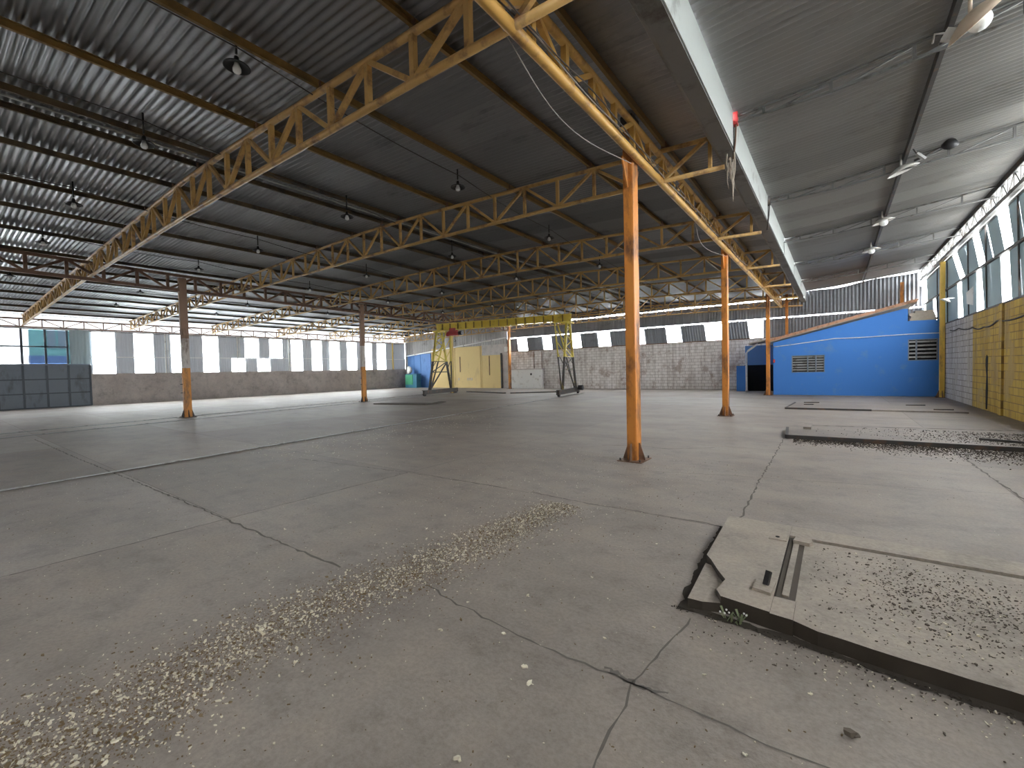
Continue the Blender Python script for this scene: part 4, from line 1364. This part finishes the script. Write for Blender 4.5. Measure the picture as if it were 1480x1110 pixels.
MB().tube([(-0.40, 4.34, 0.115), (-0.40, 4.34, 0.119)], 0.016, 8).build('bolt_hole', M['black'], t)
mb = MB()
mb.prism([(-0.285, 4.32), (-0.17, 4.31), (-0.15, 4.36), (-0.16, 4.42), (-0.27, 4.44)], 'z', 0.088, 0.118)
tag(mb.build('loose_slab_piece', M['plinth']), 'small loose concrete piece lying across the plinth channel', 'piece')

p2 = thing('concrete_plinth', (1, 12, 0), 'dark edged concrete machine base in the middle distance before the blue building', 'plinth')
mb = MB()
mb.prism([(-0.82, 11.1), (0.6, 11.15), (2.2, 11.2), (3.7, 11.25), (3.7, 13.9), (-0.52, 13.2), (-0.60, 12.5), (-0.93, 12.45)], 'z', 0, 0.075)
mb.build('slab', M['floor_b'], p2)
MB().box((-0.60, 12.2, 0.075), (-0.45, 13.0, 0.13)).build('raised_lip', M['floor_b'], p2)
mb = MB()
for a, b in (((-0.93, 12.45), (-0.84, 11.06)), ((-0.84, 11.06), (0.6, 11.10)), ((0.6, 11.10), (2.2, 11.15)), ((2.2, 11.15), (3.7, 11.2))):
    mb.bar((a[0], a[1], 0.04), (b[0], b[1], 0.04), 0.06, 0.08)
mb.build('edge_angle', M['dark_steel'], p2)
crack_mb = MB()
crack(crack_mb, [(-0.5, 13.0), (0.4, 13.15), (1.5, 13.4), (3.2, 13.7)], 0.14, 21, 0, 0.078)
crack_mb.build('soil_line', M['soil'], p2)
MB().bar((2.2, 11.9, 0.095), (3.7, 11.35, 0.095), 0.05, 0.04).build('edge_angle', M['dark_steel'], p2)
p3 = thing('concrete_plinth', (0, 19, 0), 'low farthest concrete machine base close to the blue building', 'plinth')
MB().prism([(-1.4, 18.3), (0.9, 18.4), (3.2, 18.5), (3.2, 21.4), (-1.25, 21.1)], 'z', 0, 0.045).build('slab', M['floor_b'], p3)
mb = MB()
mb.bar((-1.42, 18.27, 0.03), (0.95, 18.38, 0.03), 0.05, 0.06)
mb.bar((-1.42, 18.27, 0.03), (-1.3, 21.0, 0.03), 0.05, 0.06)
mb.build('edge_angle', M['dark_steel'], p3)
for i, (x, y, l) in enumerate(((-1.0, 20.9, 0.5), (2.0, 20.6, 0.5), (2.5, 19.0, 0.45), (-0.95, 19.9, 0.3))):
    tag(MB().bar((x, y, 0.055), (x + l, y - 0.05, 0.07), 0.06, 0.03).build('steel_scrap', M['dark_steel']),
        'dark scrap of steel on the farthest plinth, %s' % ['at its left back corner', 'toward the right wall, farther one', 'toward the right wall, nearer one', 'near its left edge'][i], 'scrap')
t = thing('floor_plate', (-17.5, 15.5, 0), 'low raised concrete strip on the floor in front of the left crane legs', 'strip')
MB().prism([(-19.3, 14.0), (-16.25, 14.8), (-16.1, 15.5), (-16.6, 16.6), (-16.9, 16.5), (-16.5, 15.4), (-19.3, 14.5)], 'z', 0, 0.05).build('slab', M['soil'], t)
for i, (a, b) in enumerate((((-22.9, 25.2), (-18.5, 24.2)), ((-18.1, 24.3), (-15.6, 26.4)))):
    tag(MB().bar((a[0], a[1], 0.04), (b[0], b[1], 0.04), 0.22, 0.08).build('timber_sleeper', M['dark_steel']), 'dark sleeper on the floor between the crane legs, %s one' % ('left' if i == 0 else 'right'), 'sleeper')

# ------------------------------------------------------------------ wood chips, clods, weeds
# band of chips: from lower left of the picture to the middle
EDGE_T = [(0, -3.35), (0.2, -3.3), (0.5, -3.2), (0.84, -3.18), (1.25, -3.24), (1.7, -3.22), (2.1, -3.14), (3.0, -3.02), (3.7, -2.94), (4.6, -2.8)]
EDGE_B = [(0, -2.2), (0.6, -2.3), (0.95, -2.5), (1.3, -2.48), (1.8, -2.45), (2.2, -2.4), (3.0, -2.35), (4.6, -2.35)]
mb = MB()
n = 0
while n < 19000:
    y = 4.5 * chip_r.random() ** 1.25
    a, b = lerp(EDGE_T, y), lerp(EDGE_B, y)
    u = chip_r.gauss(0.5, 0.26) if chip_r.random() < 0.93 else chip_r.gauss(0.5, 0.6)
    x = a + (b - a) * u
    q = chip_r.random()
    s = chip_r.uniform(0.004, 0.010) if q < 0.72 else (chip_r.uniform(0.010, 0.017) if q < 0.97 else chip_r.uniform(0.017, 0.026))
    flake(mb, x, y, s, 0, 0 if chip_r.random() < (0.58 if s > 0.010 else 0.2) else 1)
    n += 1
tag(mb.build('wood_chips', [M['chip'], M['chip_b']]), 'band of pale and brown wood chips strewn across the left foreground', 'wood chips', kind='stuff')
mb = MB()
for k in range(3600):
    x, y = chip_r.uniform(-9.5, 1.2), abs(chip_r.gauss(0, 3.2)) + 0.3
    if chip_r.random() < 0.45:
        x, y = chip_r.gauss(-3.2, 1.3), chip_r.uniform(3.5, 8)
    if -0.95 < x < 3.5 and 2.8 < y < 5:
        continue
    flake(mb, x, y, chip_r.uniform(0.004, 0.013), 0, 0 if chip_r.random() < 0.45 else 1)
for k in range(500):      # farther litter along the inner rail
    y = chip_r.uniform(4, 12)
    flake(mb, -10.0 - 0.137 * (y + 1.5) + 1.0 + chip_r.gauss(0.6, 1.1), y, chip_r.uniform(0.012, 0.026), 0, 0)
tag(mb.build('scattered_crumbs', [M['chip'], M['chip_b']]), 'fine crumbs and specks scattered thinly over the whole floor', 'crumbs', kind='stuff')
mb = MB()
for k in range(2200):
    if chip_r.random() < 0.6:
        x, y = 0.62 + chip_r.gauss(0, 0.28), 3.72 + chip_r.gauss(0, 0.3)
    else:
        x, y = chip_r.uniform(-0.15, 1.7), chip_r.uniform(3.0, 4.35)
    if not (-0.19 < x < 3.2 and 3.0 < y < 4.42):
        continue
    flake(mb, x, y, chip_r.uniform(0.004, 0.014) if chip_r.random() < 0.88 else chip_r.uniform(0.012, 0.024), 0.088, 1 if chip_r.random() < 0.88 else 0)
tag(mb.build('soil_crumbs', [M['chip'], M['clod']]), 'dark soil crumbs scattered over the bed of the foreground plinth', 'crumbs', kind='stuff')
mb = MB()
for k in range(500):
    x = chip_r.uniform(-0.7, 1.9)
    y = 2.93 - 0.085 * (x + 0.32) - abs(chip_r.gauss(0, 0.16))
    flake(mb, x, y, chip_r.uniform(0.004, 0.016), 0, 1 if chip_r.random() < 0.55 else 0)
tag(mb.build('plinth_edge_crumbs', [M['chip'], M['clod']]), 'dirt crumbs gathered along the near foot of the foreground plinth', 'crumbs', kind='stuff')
mb = MB()  # near-black flakes, thinning out away from the slab's front edge
for k in range(9000):
    x = chip_r.uniform(-0.7, 3.75)
    if chip_r.random() < 0.7:
        y = 11.02 + 0.03 * x - abs(chip_r.gauss(0, 0.28 + 0.16 * max(0, x)))
        z = 0
    else:
        y = chip_r.uniform(11.3, 13.1)
        x = 3.75 - abs(chip_r.gauss(0, 1.3))
        z = 0.075
        if x < -0.4:
            continue
    flake(mb, x, y, chip_r.uniform(0.007, 0.028), z, 0 if chip_r.random() < 0.97 else 1)
tag(mb.build('dark_flakes', [M['plinth_dark'], M['chip']]), 'near-black flakes spread along the front of the dark edged plinth', 'grit', kind='stuff')
# single pale flakes lying loose
spots = [(-1.349, 1.876, 0.06), (-1.252, 1.785, 0.055), (-1.967, 1.857, 0.05), (-1.253, 1.255, 0.05), (-1.62, 2.05, 0.035), (-2.05, 2.2, 0.035), (-1.1, 2.35, 0.03), (-1.75, 2.5, 0.03),
         (-0.55, 2.35, 0.035), (-0.9, 2.62, 0.03), (-1.5, 3.0, 0.03), (-1.05, 3.3, 0.028), (-1.3, 3.9, 0.03), (-0.3, 1.95, 0.035), (0.2, 1.8, 0.035), (0.35, 2.1, 0.035), (-0.1, 2.5, 0.03), (-4.6, 2.2, 0.04), (-4.2, 2.7, 0.04), (-4.9, 3.6, 0.045)]
for x, y, s in spots:
    s *= 0.62
    mb = MB()
    flake(mb, x, y, s, 0, 0)
    flake(mb, x + s * 0.35, y + s * 0.2, s * 0.7, 0, 0)
    tag(mb.build('wood_chip', M['chip']), 'larger pale flake lying loose on the bare foreground floor', 'wood chip', 'single pale flakes on the floor')
mb = MB()
flake(mb, 0.05, 2.3, 0.055, 0, 0)
flake(mb, 0.07, 2.31, 0.035, 0.008, 0)
tag(mb.build('earth_clod', M['clod']), 'dark earth clod on the floor in front of the foreground plinth', 'clod')
# small weed at the foot of the plinth
t = thing('weed', (-0.52, 2.95, 0), 'small pale weed growing at the foot of the broken-corner plinth', 'weed')
mb = MB()
r5 = random.Random(6)
for k in range(16):
    a, l = r5.uniform(0, 2 * PI), r5.uniform(0.04, 0.10)
    b = Vector((-0.52 + r5.uniform(-.07, .07), 2.95 + r5.uniform(-.02, .02), 0.0))
    tip = b + Vector((math.cos(a) * l * 0.6, math.sin(a) * l * 0.4, l * 0.8))
    s = Vector((-math.sin(a), math.cos(a), 0)) * 0.008
    mb.quad([b - s * 0.4, b + s * 0.4, tip + s, tip - s])
mb.build('leaves', M['leaf'], t)
for k in range(6):
    mbx = MB()
    bmesh.ops.create_icosphere(mbx.bm, subdivisions=1, radius=0.007)
    q = Vector((-0.52 + r5.uniform(-.09, .09), 2.94 + r5.uniform(-.03, .02), r5.uniform(0.04, 0.085)))
    for v in mbx.bm.verts:
        v.co += q
    mbx.build('flower', M['white'], t)

# ------------------------------------------------------------------ rear wall (behind the camera) and outside
rw2 = MB()
rw2.box((-38.2, -7.0, -0.05), (4.2, -6.8, 6.6))
structure(rw2.build('wall_rear', M['dado']), 'closed rear wall of the hall behind the viewer', 'wall')
structure(MB().box((-140, -120, -0.25), (90, 140, -0.2)).build('ground_outside', M['asphalt']), 'paved street and yard outside the hall', 'ground')
b1 = thing('street_building', (-56, 8, 0), 'white street building with teal front seen through the gate glazing', 'building')
MB().box((-62, -14, -0.2), (-54.2, 16.0, 9.0)).build('wall', M['facade'], b1)
MB().box((-54.3, 5.65, 2.2), (-54.05, 8.2, 9.0)).build('teal_front', M['facade_teal'], b1)
for y in (6.95, 7.6, 9.4, 10.3):
    MB().box((-54.3, y - 0.25, 4.4), (-54.0, y + 0.25, 6.2)).build('window', M['street_window'], b1)
MB().box((-54.6, 5.6, 2.95), (-53.6, 7.9, 3.75)).build('awning', M['awning'], b1)
